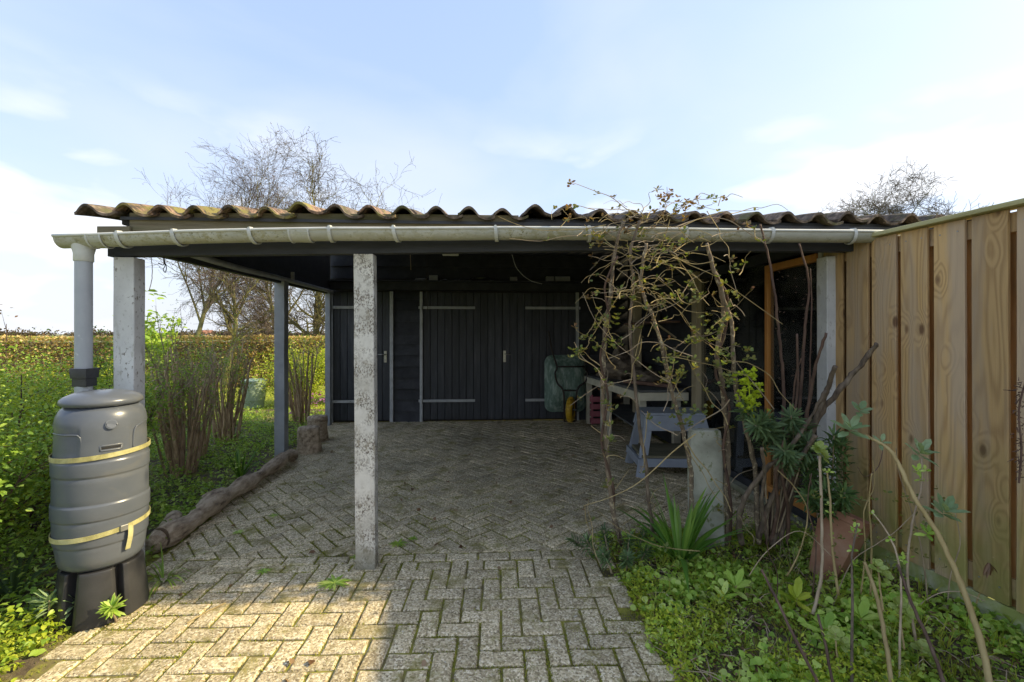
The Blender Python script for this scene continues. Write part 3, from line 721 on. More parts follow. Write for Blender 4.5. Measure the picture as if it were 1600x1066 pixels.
# back wall
RB = 7.66
wall = empty('back_wall', (0, RB, 0), None, None); wall.parent = shed; wall.location = Vector((0, RB, 0)) - wl(shed)
XB = lambda px: XY(px, BY)
def hboards(x0, x1, z0, z1, y=RB, step=0.185, mat='black'):
    z = z0
    while z < z1 - 0.02:
        h = min(step, z1 - z)
        mb = MB(); x0_, x1_ = x0, x1           # lapped board: bottom edge proud, with a wavy waney edge
        n = max(2, int((x1-x0)/0.12)); vs_ = []
        for i in range(n+1):
            x = x0_ + (x1_-x0_)*i/n; w = 0.010*mnoise.noise(Vector((x*2.1, z*7, 1)))
            vs_ += [(x, y-0.050, z + w - 0.014), (x, y-0.012, z+h), (x, y+0.01, z+h), (x, y-0.015, z + w - 0.014)]
        fs_ = []
        for i in range(n):
            for q in range(4): fs_.append((i*4+q, i*4+4+q, i*4+4+(q+1)%4, i*4+(q+1)%4))
        fs_ += [(0,1,2,3), tuple(n*4+q for q in (3,2,1,0))]
        build(mb.add(vs_, fs_), 'wall_board', mat, wall)
        z += step
LZ = 2.22                         # top of the doors
x_d1a, x_d1b = XB(520), XB(608); x_s1a, x_s1b = XB(615), XB(656); x_d2a, x_d2m, x_d2b = XB(661), XB(785), XB(900)
hboards(XB(508), XB(515), 0.0, 2.15); hboards(x_s1a, x_s1b, 0.0, 2.14); hboards(XB(905), 2.40, 0.0, 2.15)
hboards(-2.55, 2.40, 2.37, 3.0, step=0.21)
box_part('lintel_beam', 'black', wall, -2.55, 2.40, RB-0.14, RB-0.02, 2.17, 2.30, 0.004)
box_part('lintel_shelf', 'beam', wall, -2.55, 2.40, RB-0.20, RB-0.02, 2.303, 2.325, 0.003)
box_part('wall_backing', 'darkroom', wall, -2.6, 4.55, RB+0.03, RB+0.06, -0.1, 3.02)
for a, b in ((515, 520), (609, 614.5), (656, 660.5), (900, 904.5)):
    box_part('door_frame', 'trim', wall, XB(a), XB(b), RB-0.075, RB-0.01, 0.0, 2.15, 0.003)
def door(x0, x1, n, hinge, hx, lever, label):
    d = empty('door', ((x0+x1)/2, RB-0.02, 0), None, None); d['label'] = label
    d.parent = wall; d.location = Vector(((x0+x1)/2, RB-0.02, 0)) - wl(wall)
    w = (x1-x0)/n
    for k in range(n):
        box_part('door_plank', 'blackdoor', d, x0+k*w+0.003, x0+(k+1)*w-0.003, RB-0.045 + random.uniform(-0.002, 0.002), RB-0.02, 0.03, 2.14, 0.004)
    box_part('door_backing', 'darkroom', d, x0, x1, RB-0.019, RB+0.0, 0.03, 2.14)
    for z in (0.345, 1.885):
        L = 0.93 if x1-x0 > 1 else 0.72
        xa, xb = (x0-0.07, x0+L-0.07) if hinge < 0 else (x1-L+0.07, x1+0.07)
        box_part('hinge_strap', 'trim', d, xa, xb, RB-0.087, RB-0.077 if False else RB-0.079, z-0.022, z+0.022, 0.003)
        for q_ in (0.18, 0.5, 0.85):
            xq = xa + (xb-xa)*q_; build(MB().tube([(xq, RB-0.087, z), (xq, RB-0.094, z)], 0.009, 8), 'bolt', 'steel', d)
        cx = x0-0.022 if hinge < 0 else x1+0.022
        build(MB().tube([(cx, RB-0.095, z-0.04), (cx, RB-0.095, z+0.04)], 0.016, 10), 'hinge_pin', 'trim', d, smooth=False)
    if lever:
        h = box_part('handle_plate', 'brass', d, hx-0.022, hx+0.022, RB-0.056, RB-0.046, 0.98, 1.17, 0.003)
        mb = MB().tube([(hx, RB-0.056, 1.115), (hx, RB-0.105, 1.115), (hx+lever*0.015, RB-0.112, 1.115), (hx+lever*0.11, RB-0.112, 1.112)], 0.009, 8)
        build(mb, 'handle_lever', 'steel', h, smooth=True)
        build(MB().tube([(hx, RB-0.06, 1.02), (hx, RB-0.054, 1.02)], 0.009, 10), 'lock_cylinder', 'steel', h)
door(x_d1a, x_d1b, 8, -1, XB(602), -1, 'narrow black plank door behind the speckled post')
door(x_d2a, x_d2m-0.004, 11, -1, 0, 0, 'left leaf of the wide black double door')
door(x_d2m+0.004, x_d2b, 10, 1, XB(788.5), 1, 'right leaf of the wide black double door with a lever handle')

# right side of the shed: wall, glazing, a dark room behind
WX = 2.40
side = empty('glazed_side', (WX, 4.2, 0), None, None); side.parent = shed; side.location = Vector((WX, 4.2, 0)) - wl(shed)
box_part('sill', 'concrete', side, WX-0.10, WX+0.04, 3.10, 4.96, 0.0, 0.055, 0.006)
box_part('window_frame', 'black', side, WX-0.02, WX+0.02, 3.10, 4.96, 0.056, 0.12, 0.003)
box_part('window_frame', 'black', side, WX-0.02, WX+0.02, 3.10, 4.96, 2.06, 2.15, 0.003)
YO = 3.74                          # orange jamb
ox = WX
box_part('door_jamb', 'orange', side, WX-0.030, WX+0.02, YO-0.02, YO+0.02, 0.02, 2.03, 0.004)
box_part('door_head', 'orange', side, WX-0.035, WX+0.03, 3.15, YO-0.022, 1.975, 2.03, 0.004)
box_part('door_threshold', 'orange', side, WX-0.035, WX+0.03, 3.15, YO-0.022, 0.125, 0.175, 0.004)
box_part('window_frame', 'trim', side, WX-0.02, WX+0.02, 3.11, 3.145, 0.125, 2.055, 0.002)
def pane(y0, y1, z0=0.125, z1=2.055, dx=0.0):
    return build(MB().box((WX+dx, (y0+y1)/2, (z0+z1)/2), (0.006, y1-y0, z1-z0)), 'glass_pane', 'glass', side)
pane(YO+0.025, 4.955); pane(3.15, YO-0.025, 0.18, 1.97)
build(MB().box((WX+0.06, 3.43, 1.83), (0.01, 0.5, 0.24)), 'window_blind', 'blind', side)
z = 0.0
while z < 2.15:                    # boarded part between the wooden post and the back wall
    h = 0.2; build(MB().box((WX+0.03, 6.35, z+h/2), (0.03, 2.5, h-0.008)), 'side_board', 'black', side); z += h
for z_ in np.arange(2.21, 2.95, 0.2):
    yy = max(3.1, 2.80 + (z_ + 0.26 - 2.165)/math.tan(PITCH))
    build(MB().box((WX+0.03, (yy+7.6)/2, z_+0.09), (0.03, 7.6-yy, 0.185)), 'side_board', 'black', side)
box_part('eaves_filler', 'black', shed, SX0+0.2, SX1-0.05, 2.862, 2.885, 2.05, 2.178)
box_part('room_floor', 'darkroom', side, WX+0.06, 4.5, 3.1, 7.6, 0.0, 0.02)
mb = MB(); q_ = [(3.0, -0.1), (7.6, -0.1), (7.6, roof_z(7.6)-0.07), (3.0, roof_z(3.0)-0.07)]
mb.v = [(x, y, z) for x in (4.5, 4.55) for y, z in q_]; mb.f = [(0,3,2,1), (4,5,6,7)] + [(i, (i+1)%4, 4+(i+1)%4, 4+i) for i in range(4)]; build(mb, 'room_wall', 'darkroom', side)
box_part('room_wall', 'black', side, WX+0.065, 4.5, 3.0, 3.06, 0.0, 2.1)
box_part('room_partition', 'darkroom', side, WX+0.065, 4.5, 5.05, 5.10, 0.0, 2.4)

# gutter and downpipe
GY, GR = 2.752, 0.060
gp = [(-2.43, 2.000), (-2.15, 2.012), (-1.68, 2.035), (-0.9, 2.062), (0.15, 2.078), (1.2, 2.084), (2.6, 2.086), (4.4, 2.088)]
def gz(x):
    for (a, za), (b, zb) in zip(gp, gp[1:]):
        if a <= x <= b: return za + (zb-za)*(x-a)/(b-a)
    return gp[-1][1]
gut = MB(); xs = np.arange(-2.43, 4.4, 0.12); na = 14; vs_, fs_ = [], []
for x in xs:
    w = 0.0035*mnoise.noise(Vector((x*0.9, 0, 0)))
    for side_, rr in ((0, GR), (1, GR-0.004)):
        for k in range(na+1):
            a = PI + PI*k/na
            vs_.append((x, GY + rr*math.cos(a), gz(x) + w + rr*math.sin(a)*(0.98)))
nn_ = 2*(na+1)
for i in range(len(xs)-1):
    for k in range(na):
        a = i*nn_+k; b = a+nn_; fs_.append((a, a+1, b+1, b)); c = a+na+1; d = c+nn_; fs_.append((c, d, d+1, c+1))
    fs_.append((i*nn_+na, i*nn_+2*na+1, (i+1)*nn_+2*na+1, (i+1)*nn_+na))
for k in range(na): fs_.append((k, na+1+k, na+2+k, k+1))
fs_.append(tuple(range(na+1)))                       # closed stop end
gut.add(vs_, fs_); gutter = build(gut, 'gutter', 'gutter', shed, smooth=True)
build(MB().tube([(x, GY-GR, gz(x)+0.002+0.0035*mnoise.noise(Vector((x*0.9, 0, 0)))) for x in xs], 0.009, 8), 'gutter_bead', 'gutterclean', gutter, smooth=True)
def arc_strap(x, w, r, mat, name, parent, skew=0.0, a0=PI, a1=2*PI, th=0.004):
    mb = MB(); n = 14; vs_, fs_ = [], []
    for k in range(n+1):
        a = a0 + (a1-a0)*k/n; xx = x + skew*(k/n)
        for dx, rr in ((-w/2, r), (w/2, r), (w/2, r-th), (-w/2, r-th)):
            vs_.append((xx+dx, GY + rr*math.cos(a), gz(x) + rr*math.sin(a)))
    for k in range(n):
        for q in range(4): fs_.append((k*4+q, k*4+(q+1)%4, k*4+4+(q+1)%4, k*4+4+q))
    fs_ += [(3,2,1,0), tuple(n*4+q for q in range(4))]
    return build(mb.add(vs_, fs_), name, mat, parent, smooth=False)
for px in (196, 283, 403, 528, 628, 788, 935, 1087, 1222, 1350):
    x = XY(px-14, GY-GR)
    arc_strap(x, 0.020, GR+0.009, 'gutterclean', 'gutter_bracket', gutter, skew=random.uniform(0.0, 0.03), a0=PI*0.96, a1=PI*1.9)
    build(MB().tube([(x, GY-GR-0.004, gz(x)+0.012), (x, GY-GR+0.035, gz(x)+0.018)], 0.008, 6), 'bracket_lip', 'gutterclean', gutter)
for px, w in ((145, 0.075), (466, 0.11)):
    x = XY(px, GY-GR); arc_strap(x, w, GR+0.005, 'gutter', 'gutter_joint', gutter)
    for s_ in (-1, 1): arc_strap(x+s_*w/2, 0.008, GR+0.008, 'gutterclean', 'joint_rim', gutter)
# downpipe
PX, PYY = -2.325, 2.765
dp = empty('downpipe', (PX, PYY, 0.9), None, None); dp.parent = shed; dp.location = Vector((PX, PYY, 0.9)) - wl(shed)
build(MB().lathe([(0.060, 0.055), (0.052, 0.012), (0.046, -0.012), (0.046, -0.055), (0.043, -0.057)], (PX, PYY, 1.925), 24), 'outlet', 'gutterclean', dp, smooth=True)
build(MB().lathe([(0.0405, 1.87), (0.0405, 1.0), (0.0405, 0.0)], (PX, PYY, 0), 24), 'pipe', 'pipe', dp, smooth=True)
def rsq(a, z): 
    c_, s_ = abs(math.cos(a)), abs(math.sin(a)); return 1.0 / max(c_, s_)**0.75
build(MB().lathe([(0.042, 0.062), (0.049, 0.062), (0.050, 0.058), (0.047, 0.006), (0.041, 0.004), (0.041, -0.04), (0.038, -0.042)], (PX+0.005, PYY, 1.19), 32, rsq), 'collar', 'blackplastic', dp, auto=40)

# ------------------------------------------------------------------ small things hanging and lying in the shed
def thing(mb, name, mat, label, cat, group=None, **kw): return build(mb, name, mat, None, label=label, cat=cat, group=group, **kw)
def cord(pts, r, mat, label, name='cord', n=5): 
    return thing(MB().tube(smooth_path(pts, 5, 0.001), r, n), name, mat, label, 'cord', smooth=True)
cord([P(236, 402, 2.85), P(238, 420, 2.85), P(237, 438, 2.85), P(233, 454, 2.85)], 0.0022, 'twig', 'thin frayed brown cord hanging just right of the smooth white post')
hk = MB().tube(smooth_path([P(255, 402, 2.86), P(256, 414, 2.86), P(247, 411, 2.86)], 4), 0.003, 5)
hk.tube(smooth_path([P(257, 402, 2.86), P(258, 415, 2.86), P(255, 421, 2.86), P(258, 426, 2.86), P(260, 420, 2.86), P(259, 412, 2.86)], 4), 0.0025, 5)
thing(hk, 'hanging_hook', 'frame', 'rusty bent wire hook and loop hanging under the left end of the front beam', 'hook', smooth=True)
cord([P(800, 398, 4.0), P(808, 420, 4.1), P(826, 437, 4.2), P(847, 444, 4.2)], 0.0022, 'trim', 'pale looping wire hanging from the ceiling in front of the double door')
cord([P(641, 398, 5), P(642, 422, 5)], 0.003, 'twig', 'short dark string hanging above the black boards left of the double door')
cord([P(667, 398, 5), P(667, 445, 5), P(668, 487, 5)], 0.003, 'frame', 'long dark string hanging before the upper left hinge strap of the double door')
lamp = MB().box(P(704, 398, 4.6), (0.16, 0.06, 0.02)); thing(lamp, 'ceiling_lamp', 'postplain', 'small flat white lamp fixed under the dark ceiling near the middle', 'lamp', bevel=0.004)
# things on the shelf above the doors
sy = RB - 0.11
for (px0, px1, h, lab) in ((671, 684, 0.085, 'square pale block on the shelf above the double door, left of the crumpled sheet'),
                           (797, 808, 0.07, 'small tilted pale block on the shelf just right of the crumpled sheet'),
                           (853, 865, 0.08, 'shorter of the two pale blocks side by side at the right of the shelf'),
                           (867, 890, 0.08, 'longer of the two pale blocks side by side at the right of the shelf')):
    xa, xb = XY(px0, sy), XY(px1, sy)
    mb = MB(); q = MB().box((0, 0, 0), (xb-xa, 0.1, h)); rt = Matrix.Rotation(random.uniform(-0.15, 0.15), 3, 'Z')
    mb.add([rt @ Vector(v) + Vector(((xa+xb)/2, sy, 2.326 + h/2)) for v in q.v], q.f)
    # a recessed groove round the block
    thing(mb, 'block', 'pale', lab, 'block', 'blocks on the shelf above the doors', bevel=0.006)
mb = MB(); n_ = 26; xa, xb = XY(688, sy), XY(772, sy)
for i in range(n_+1):
    for j in range(5):
        x = xa + (xb-xa)*i/n_; y = sy - 0.07 + 0.035*j
        mb.v.append((x, y, 2.332 + 0.012*j*math.sin(i*0.9) * 0.5 + 0.05*max(0, mnoise.noise(Vector((x*4, y*5, 2)))) + 0.05*math.exp(-((i-19)/4)**2)))
for i in range(n_):
    for j in range(4): mb.f.append((i*5+j, i*5+5+j, i*5+6+j, i*5+j+1))
thing(mb, 'crumpled_sheet', 'pale', 'crumpled grey sheet lying along the shelf above the double door', 'sheet', smooth=True)
mb = MB()
for k in range(3): mb.tube([(XY(650+k*5, sy), sy-0.03, 2.345), (XY(656+k*5, sy), sy+0.03, 2.35)], 0.02, 8)
thing(mb, 'rag', 'pale', 'small rolled grey rag at the left end of the things on the shelf', 'rag', smooth=True)

# wheelbarrow, stood on end against the doors, underside facing out
wy = 7.22
wb = empty('wheelbarrow', (XY(885, wy), wy, 0), 'green wheelbarrow with a yellow wheel stood on end against the double door', 'wheelbarrow')
xc_, zt, zb = XY(887, wy), 1.10, 0.17
def ring(cx, cy, w, z0, z1, r, n=5):
    pts = []
    for (sx_, sz_, a0) in ((1,1,0),(-1,1,PI/2),(-1,-1,PI),(1,-1,1.5*PI)):
        for k in range(n+1):
            a = a0 + k/n*PI/2
            pts.append((cx + sx_*(w/2-r) + r*math.cos(a), cy, ((z1-r) if sz_ > 0 else (z0+r)) + r*math.sin(a)))
    return pts
rings = [ring(xc_, wy+0.24, 0.68, zb, zt, 0.13), ring(xc_, wy+0.225, 0.69, zb-0.005, zt+0.005, 0.13), ring(xc_, wy+0.21, 0.64, zb+0.02, zt-0.02, 0.13),
         ring(xc_, wy+0.09, 0.54, zb+0.14, zt-0.12, 0.13), ring(xc_+0.0, wy+0.03, 0.42, zb+0.30, zt-0.22, 0.10), ring(xc_, wy+0.02, 0.3, zb+0.36, zt-0.28, 0.08)]
mb = MB(); m_ = len(rings[0])
for rg in rings: mb.v += rg
for i in range(len(rings)-1):
    for k in range(m_): mb.f.append((i*m_+k, (i+1)*m_+k, (i+1)*m_+(k+1)%m_, i*m_+(k+1)%m_))
mb.f.append(tuple((len(rings)-1)*m_+k for k in range(m_)))
tray = build(mb, 'tray', 'greentray', wb, auto=35)
for k in range(4):
    x = xc_ - 0.12 + k*0.08; build(MB().bar((x, wy+0.017, zb+0.40), (x, wy+0.017, zt-0.32), 0.02, 0.012, (0, 1, 0)), 'tray_rib', 'greentray', tray)
def tub(pts, r=0.014): return MB().tube(smooth_path(pts, 5), r, 8)
xl, xr = XY(868, wy), XY(917, wy)
build(tub([(XY(857, wy), wy+0.0, 1.50), (XY(862, wy), wy-0.01, 1.2), (XY(870, wy), wy-0.01, 0.93), (XY(867, wy), wy-0.01, 0.82), (XY(871, wy), wy-0.02, 0.66), (XY(880, wy), wy-0.04, 0.52), (XY(881, wy), wy-0.05, 0.06)]), 'frame_tube', 'frame', wb, smooth=True)
build(tub([(XY(929, wy), wy+0.02, 1.46), (XY(920, wy), wy, 1.15), (XY(913, wy), wy-0.01, 0.93), (XY(918, wy), wy-0.01, 0.82), (XY(914, wy), wy-0.02, 0.68), (XY(901, wy), wy-0.04, 0.55), (XY(899, wy), wy-0.05, 0.06)]), 'frame_tube', 'frame', wb, smooth=True)
for z_, a_, b_ in ((0.93, 870, 913), (0.55, 878, 902), (0.06, 881, 899)):
    build(MB().tube([(XY(a_, wy), wy-0.03, z_), (XY(b_, wy), wy-0.03, z_)], 0.013, 8), 'crossbar', 'frame', wb, smooth=True)
wc = Vector((XY(890, wy), wy-0.09, 0.255)); mb = MB()
axis = Vector((0.93, -0.36, 0)).normalized(); side_v = Vector((0, 0, 1)).cross(axis)
mb.tube([wc + (side_v*math.cos(a)*0.145 + Vector((0, 0, 1))*math.sin(a)*0.145) for a in np.linspace(0, 2*PI, 25)[:-1]], 0.052, 12, closed=True)
tyre = build(mb, 'tyre', 'yellow', wb, smooth=True)
mb = MB()
for k in range(20):
    a = 2*PI*k/20; p = wc + (side_v*math.cos(a) + Vector((0, 0, 1))*math.sin(a))*0.197
    mb.bar(p - axis*0.03, p + axis*0.03, 0.02, 0.008, (side_v*math.cos(a) + Vector((0, 0, 1))*math.sin(a)))
build(mb, 'tyre_tread', 'yellow', tyre, kind='stuff')
build(MB().tube([wc - axis*0.035, wc + axis*0.035], 0.10, 18), 'rim', 'frame', wb)
build(MB().tube([wc - axis*0.09, wc + axis*0.09], 0.012, 8), 'axle', 'steel', wb)

# pink crate with slatted sides
cy_ = 7.3; x0, x1 = XY(921, cy_), XY(950, cy_)
pk = empty('crate', ((x0+x1)/2, cy_, 0), 'faded pink plastic crate on the floor right of the wheelbarrow', 'crate')
for k in range(4): build(MB().box(((x0+x1)/2, cy_-0.12, 0.06+k*0.115), (x1-x0, 0.012, 0.085)), 'slat', 'pink', pk, bevel=0.003)
for x_ in (x0+0.02, x1-0.02):
    for y_ in (cy_-0.105, cy_+0.12): build(MB().box((x_, y_, 0.24), (0.03, 0.02, 0.47)), 'corner_post', 'pink', pk, bevel=0.003)
build(MB().box(((x0+x1)/2, cy_, 0.035), (x1-x0-0.01, 0.2, 0.012)), 'base', 'pink', pk)
for x_ in (x0, x1):
    for k in range(4): build(MB().box((x_, cy_+0.005, 0.06+k*0.115), (0.01, 0.22, 0.085)), 'slat', 'pink', pk)

# work bench along the right wall
wbn = empty('work_bench', (2.0, 6.3, 0), 'long cream painted work bench with a dark top under the side wall', 'bench')
a_, b_ = Vector((1.80, 5.25, 0)), Vector((1.60, 7.45, 0))
mb = MB(); 
pts = [(1.80, 5.25), (2.36, 5.25), (2.36, 7.45), (1.60, 7.45)]
mb.prism(pts, 0.765, 0.79); build(mb, 'bench_top', 'benchtop', wbn)
build(MB().bar((1.80, 5.24, 0.715), (1.60, 7.45, 0.715), 0.04, 0.095), 'apron', 'cream', wbn, bevel=0.003)
build(MB().bar((1.785, 5.235, 0.715), (2.37, 5.235, 0.715), 0.035, 0.095), 'apron', 'cream', wbn, bevel=0.003)
for (x_, y_) in ((1.86, 5.36), (1.745, 6.45), (1.66, 7.3), (2.28, 5.36), (2.28, 7.3)):
    build(MB().box((x_, y_, 0.333), (0.085, 0.075, 0.666)), 'leg', 'cream', wbn, bevel=0.003)
build(MB().box((1.665, 6.45, 0.333), (0.05, 0.07, 0.666)), 'leg', 'cream', wbn, bevel=0.003)
build(MB().box((2.08, 6.4, 0.30), (0.5, 1.8, 0.02)), 'lower_shelf', 'benchtop', wbn)
# things on the bench
mb = MB()
def lump(c, r, n=18, m=12, amp=0.35, sc=3.0, flat=1.0):
    mb_ = MB(); vs_, fs_ = [], []
    for j in range(m+1):
        th = PI*j/m
        for i in range(n):
            ph = 2*PI*i/n; d = Vector((math.sin(th)*math.cos(ph), math.sin(th)*math.sin(ph), math.cos(th)))
            k = 1 + amp*mnoise.noise(d*sc + Vector(c)*3)
            vs_.append((c[0]+d.x*r[0]*k, c[1]+d.y*r[1]*k, c[2]+d.z*r[2]*k))
    for j in range(m):
        for i in range(n): fs_.append((j*n+i, (j+1)*n+i, (j+1)*n+(i+1)%n, j*n+(i+1)%n))
    return mb_.add(vs_, fs_)
for (c, r, lab) in (((1.95, 6.55, 0.93), (0.24, 0.26, 0.14), 'big crumpled brown sack on the work bench'),
                    ((2.08, 6.95, 0.98), (0.20, 0.2, 0.19), 'taller rumpled brown sack at the back of the work bench'),
                    ((2.15, 6.1, 0.87), (0.16, 0.2, 0.08), 'small flat folded sack on the work bench, nearest of the sacks')):
    thing(lump(c, r, 26, 16, 0.8, 2.6), 'sack', 'sack', lab, 'sack', 'sacks on the work bench', smooth=True)
thing(MB().bar((1.82, 5.9, 0.83), (2.32, 5.45, 0.81), 0.13, 0.04), 'plank', 'rusty', 'short red brown plank lying across the work bench', 'plank', bevel=0.004)
rk = empty('wall_shelf', (2.25, 6.2, 1.58), 'thin wooden wall shelf with brackets high above the work bench', 'shelf')
build(MB().box((2.22, 6.1, 1.60), (0.30, 1.3, 0.022)), 'board', 'rusty', rk, bevel=0.002)
for y_ in (5.6, 6.8): build(MB().bar((2.38, y_, 1.40), (2.12, y_, 1.585), 0.025, 0.02), 'bracket', 'woodpost', rk)
for (y_, r_, h_, lab) in ((5.75, 0.04, 0.12, 'small dark tin on the wall shelf, nearest the camera'), (6.1, 0.05, 0.09, 'squat dark tin in the middle of the wall shelf')):
    tn = MB().lathe([(0.001, 0), (r_, 0), (r_, h_), (r_*0.92, h_+0.004), (r_*0.9, h_-0.004), (0.001, h_-0.004)], (2.22, y_, 1.612), 20)
    thing(tn, 'tin', 'frame', lab, 'tin', 'tins on the wall shelf', auto=40)

# blue grey step stool / saw horse with a lower shelf
st = empty('trestle', (1.68, 4.95, 0), 'blue grey painted trestle with splayed legs and a low wooden shelf', 'trestle')
o_ = G(1002, 743); c_ = Vector((o_.x + 0.36, o_.y + 0.16, 0)); hgt = 0.64
tw, td, bw, bd = 0.29, 0.17, 0.40, 0.29
ang = R(-6); rz = Matrix.Rotation(ang, 3, 'Z')
def L2W(x, y, z): 
    v = rz @ Vector((x, y, z)); return Vector((c_.x+v.x, c_.y+v.y, v.z))
mb = MB(); q = [(-tw-0.02, -td-0.03), (tw+0.02, -td-0.03), (tw+0.02, td+0.03), (-tw-0.02, td+0.03)]
mb.prism([L2W(x, y, 0)[:2] for x, y in q], hgt-0.022, hgt, 0.003); build(mb, 'top', 'bluegrey', st)
for sx_ in (-1, 1):
    for sy_ in (-1, 1):
        build(MB().bar(L2W(sx_*(bw-0.03), sy_*(bd-0.02), 0.0), L2W(sx_*(tw-0.04), sy_*(td-0.01), hgt-0.024), 0.045, 0.085, L2W(1, 0, 0)-L2W(0, 0, 0)), 'leg', 'bluegrey', st, bevel=0.003)
def trap(y, s_, z0, z1, w0, w1, nm):     # apron board on the front or back
    mb = MB(); t_ = 0.022*s_
    yb = lambda z: s_*(bd - (bd-td)*z/hgt + 0.03)
    pts = [(-w0, yb(z0), z0), (w0, yb(z0), z0), (w1, yb(z1), z1), (-w1, yb(z1), z1)]
    mb.v = [L2W(*p) for p in pts] + [L2W(p[0], p[1]-t_, p[2]) for p in pts]
    mb.f = [(0,1,2,3),(7,6,5,4),(0,4,5,1),(1,5,6,2),(2,6,7,3),(3,7,4,0)]
    build(mb, nm, 'bluegrey', st, bevel=0.002)
for s_ in (-1, 1):
    trap(0, s_, hgt-0.175, hgt-0.024, tw+0.045, tw+0.012, 'apron')
    trap(0, s_, 0.115, 0.195, bw+0.0, bw-0.012, 'stretcher')
    build(MB().bar(L2W(s_*(bw-0.02), -bd-0.0, 0.155), L2W(s_*(bw-0.02), bd+0.0, 0.155), 0.03, 0.08), 'end_stretcher', 'bluegrey', st, bevel=0.002)
    xx = tw+0.005
    build(MB().bar(L2W(s_*xx, -td-0.03, hgt-0.1), L2W(s_*xx, td+0.03, hgt-0.1), 0.022, 0.14), 'end_apron', 'bluegrey', st, bevel=0.002)
mb = MB().prism([L2W(x, y, 0)[:2] for x, y in ((-bw+0.05, -bd+0.02), (bw-0.05, -bd+0.02), (bw-0.05, bd-0.02), (-bw+0.05, bd-0.02))], 0.198, 0.222, 0.002)
build(mb, 'lower_shelf', 'shelfwood', st)

# concrete stub post in the bed
g_ = G(1107, 862); mb = MB(); n = 8
for k in range(n+1):
    z = -0.05 + 0.86*k/n; w = 0.107 - 0.004*k/n; d = 0.05
    if k == n: w -= 0.008; d -= 0.006
    for sx_, sy_ in ((-1,-1),(1,-1),(1,1),(-1,1)):
        x = sx_*w + random.uniform(-.0015, .0015) - 0.012*k/n; y = sy_*d + random.uniform(-.0015, .0015)
        rr = Matrix.Rotation(R(-10), 3, 'Z') @ Vector((x, y, 0)); mb.v.append((g_.x+rr.x, g_.y+0.03+rr.y, z))
for k in range(n):
    for q in range(4): mb.f.append((k*4+q, k*4+(q+1)%4, k*4+4+(q+1)%4, k*4+4+q))
mb.f += [(3,2,1,0), tuple(n*4+q for q in range(4))]
thing(mb, 'concrete_stub', 'concrete', 'short mossy concrete stub standing behind the strap leaved plant', 'post', bevel=0.012)

# log edging and two stumps
lp = smooth_path([G(252, 858) + Vector((0, 0, 0.075)), G(300, 832)+Vector((0, 0, .078)), G(335, 800)+Vector((0, 0, .085)), G(375, 775)+Vector((0, 0, .08)), G(415, 750)+Vector((0, 0, .075)), G(447, 727)+Vector((0, 0, .10)), P(455, 712, 5.2)], 9)
def rough_tube(pts, rads, n, amp, sc, seedv=0.0):
    mb_ = MB().tube(pts, rads, n); out = []
    for v in mb_.v:
        v = Vector(v); k = mnoise.noise(v*sc + Vector((seedv, 0, 0))) + 0.5*mnoise.noise(v*sc*2.7)
        out.append(tuple(v + Vector((mnoise.noise(v*sc+Vector((9, 0, 0))), mnoise.noise(v*sc+Vector((0, 9, 0))), k))*amp))
    mb_.v = out; return mb_
nr = len(lp); rads = [0.072 + 0.012*math.sin(i*0.5) - 0.014*i/nr + (0.02 if 16 < i < 22 else 0) for i in range(nr)]
lg = empty('log', lp[0], 'long crooked weathered log lying along the left edge of the paving', 'log')
build(rough_tube(lp, rads, 20, 0.016, 7), 'trunk', 'logbark', lg, smooth=True)
e0 = lp[0] - (lp[1]-lp[0]).normalized()*0.004
build(MB().tube([e0, lp[0]], [0.066, 0.070], 18), 'cut_end', 'cutwood', lg)
s2 = smooth_path([G(240, 868)+Vector((0, 0, .07)), G(262, 850)+Vector((-.03, 0, .075)), G(288, 826)+Vector((-.07, 0, .08))], 5)
thing(rough_tube(s2, 0.058, 14, 0.012, 9, 4.0), 'log', 'logbark', 'stubby dark log end lying right against the water butt stand', 'log', smooth=True)
def stump(px, py, r, h, lab):
    g = G(px, py); s_ = empty('tree_stump', (g.x, g.y+r, 0), lab, 'stump', 'stumps along the paving edge')
    def rf(a, z): return 1 + 0.13*mnoise.noise(Vector((math.cos(a)*2.2+px, math.sin(a)*2.2, z*6))) + 0.05*mnoise.noise(Vector((math.cos(a)*7, math.sin(a)*7, z*15)))
    mb = MB().lathe([(r*1.06, -0.03), (r*1.03, h*.15), (r*.98, h*.35), (r*.96, h*.55), (r*.95, h*.75), (r*.96, h*.92), (r*.88, h), (r*.5, h+0.012), (0.001, h+0.005)], (g.x, g.y+r, 0), 30, rf)
    build(mb, 'trunk', 'logbark', s_, auto=60)
    return s_
stump(476, 710, 0.135, 0.30, 'nearer thick brown stump beside the end of the log')
stump(490, 692, 0.135, 0.33, 'farther stump, half hidden behind the nearer one by the shed corner')

# ------------------------------------------------------------------ rain barrel
bx, by = -2.025, 2.52
bar = empty('water_butt', (bx, by, 0), 'grey plastic water butt on a black stand, strapped to the post with yellow webbing', 'water butt')
K = 0.980
prof = [(0.0, 0.262), (0.12, 0.262), (0.155, 0.268), (0.172, 0.285), (0.180, 0.315), (0.1885, 0.385), (0.1875, 0.391), (0.1935, 0.396), (0.195, 0.402), (0.1965, 0.516), (0.1945, 0.521), (0.2015, 0.526), (0.2025, 0.532), (0.2025, 0.592), (0.2015, 0.598), (0.1945, 0.603), (0.1965, 0.609),
        (0.1955, 0.733), (0.1935, 0.738), (0.1995, 0.743), (0.2005, 0.750), (0.2005, 0.806), (0.1995, 0.812), (0.1935, 0.817), (0.1955, 0.823), (0.194, 0.90), (0.190, 0.99), (0.182, 1.035), (0.168, 1.063), (0.150, 1.078), (0.143, 1.081), (0.143, 1.095), (0.08, 1.1), (0.0, 1.1)]
FA = math.atan2(-by, -bx) + 0.06    # the side turned to the camera (angle of the front)
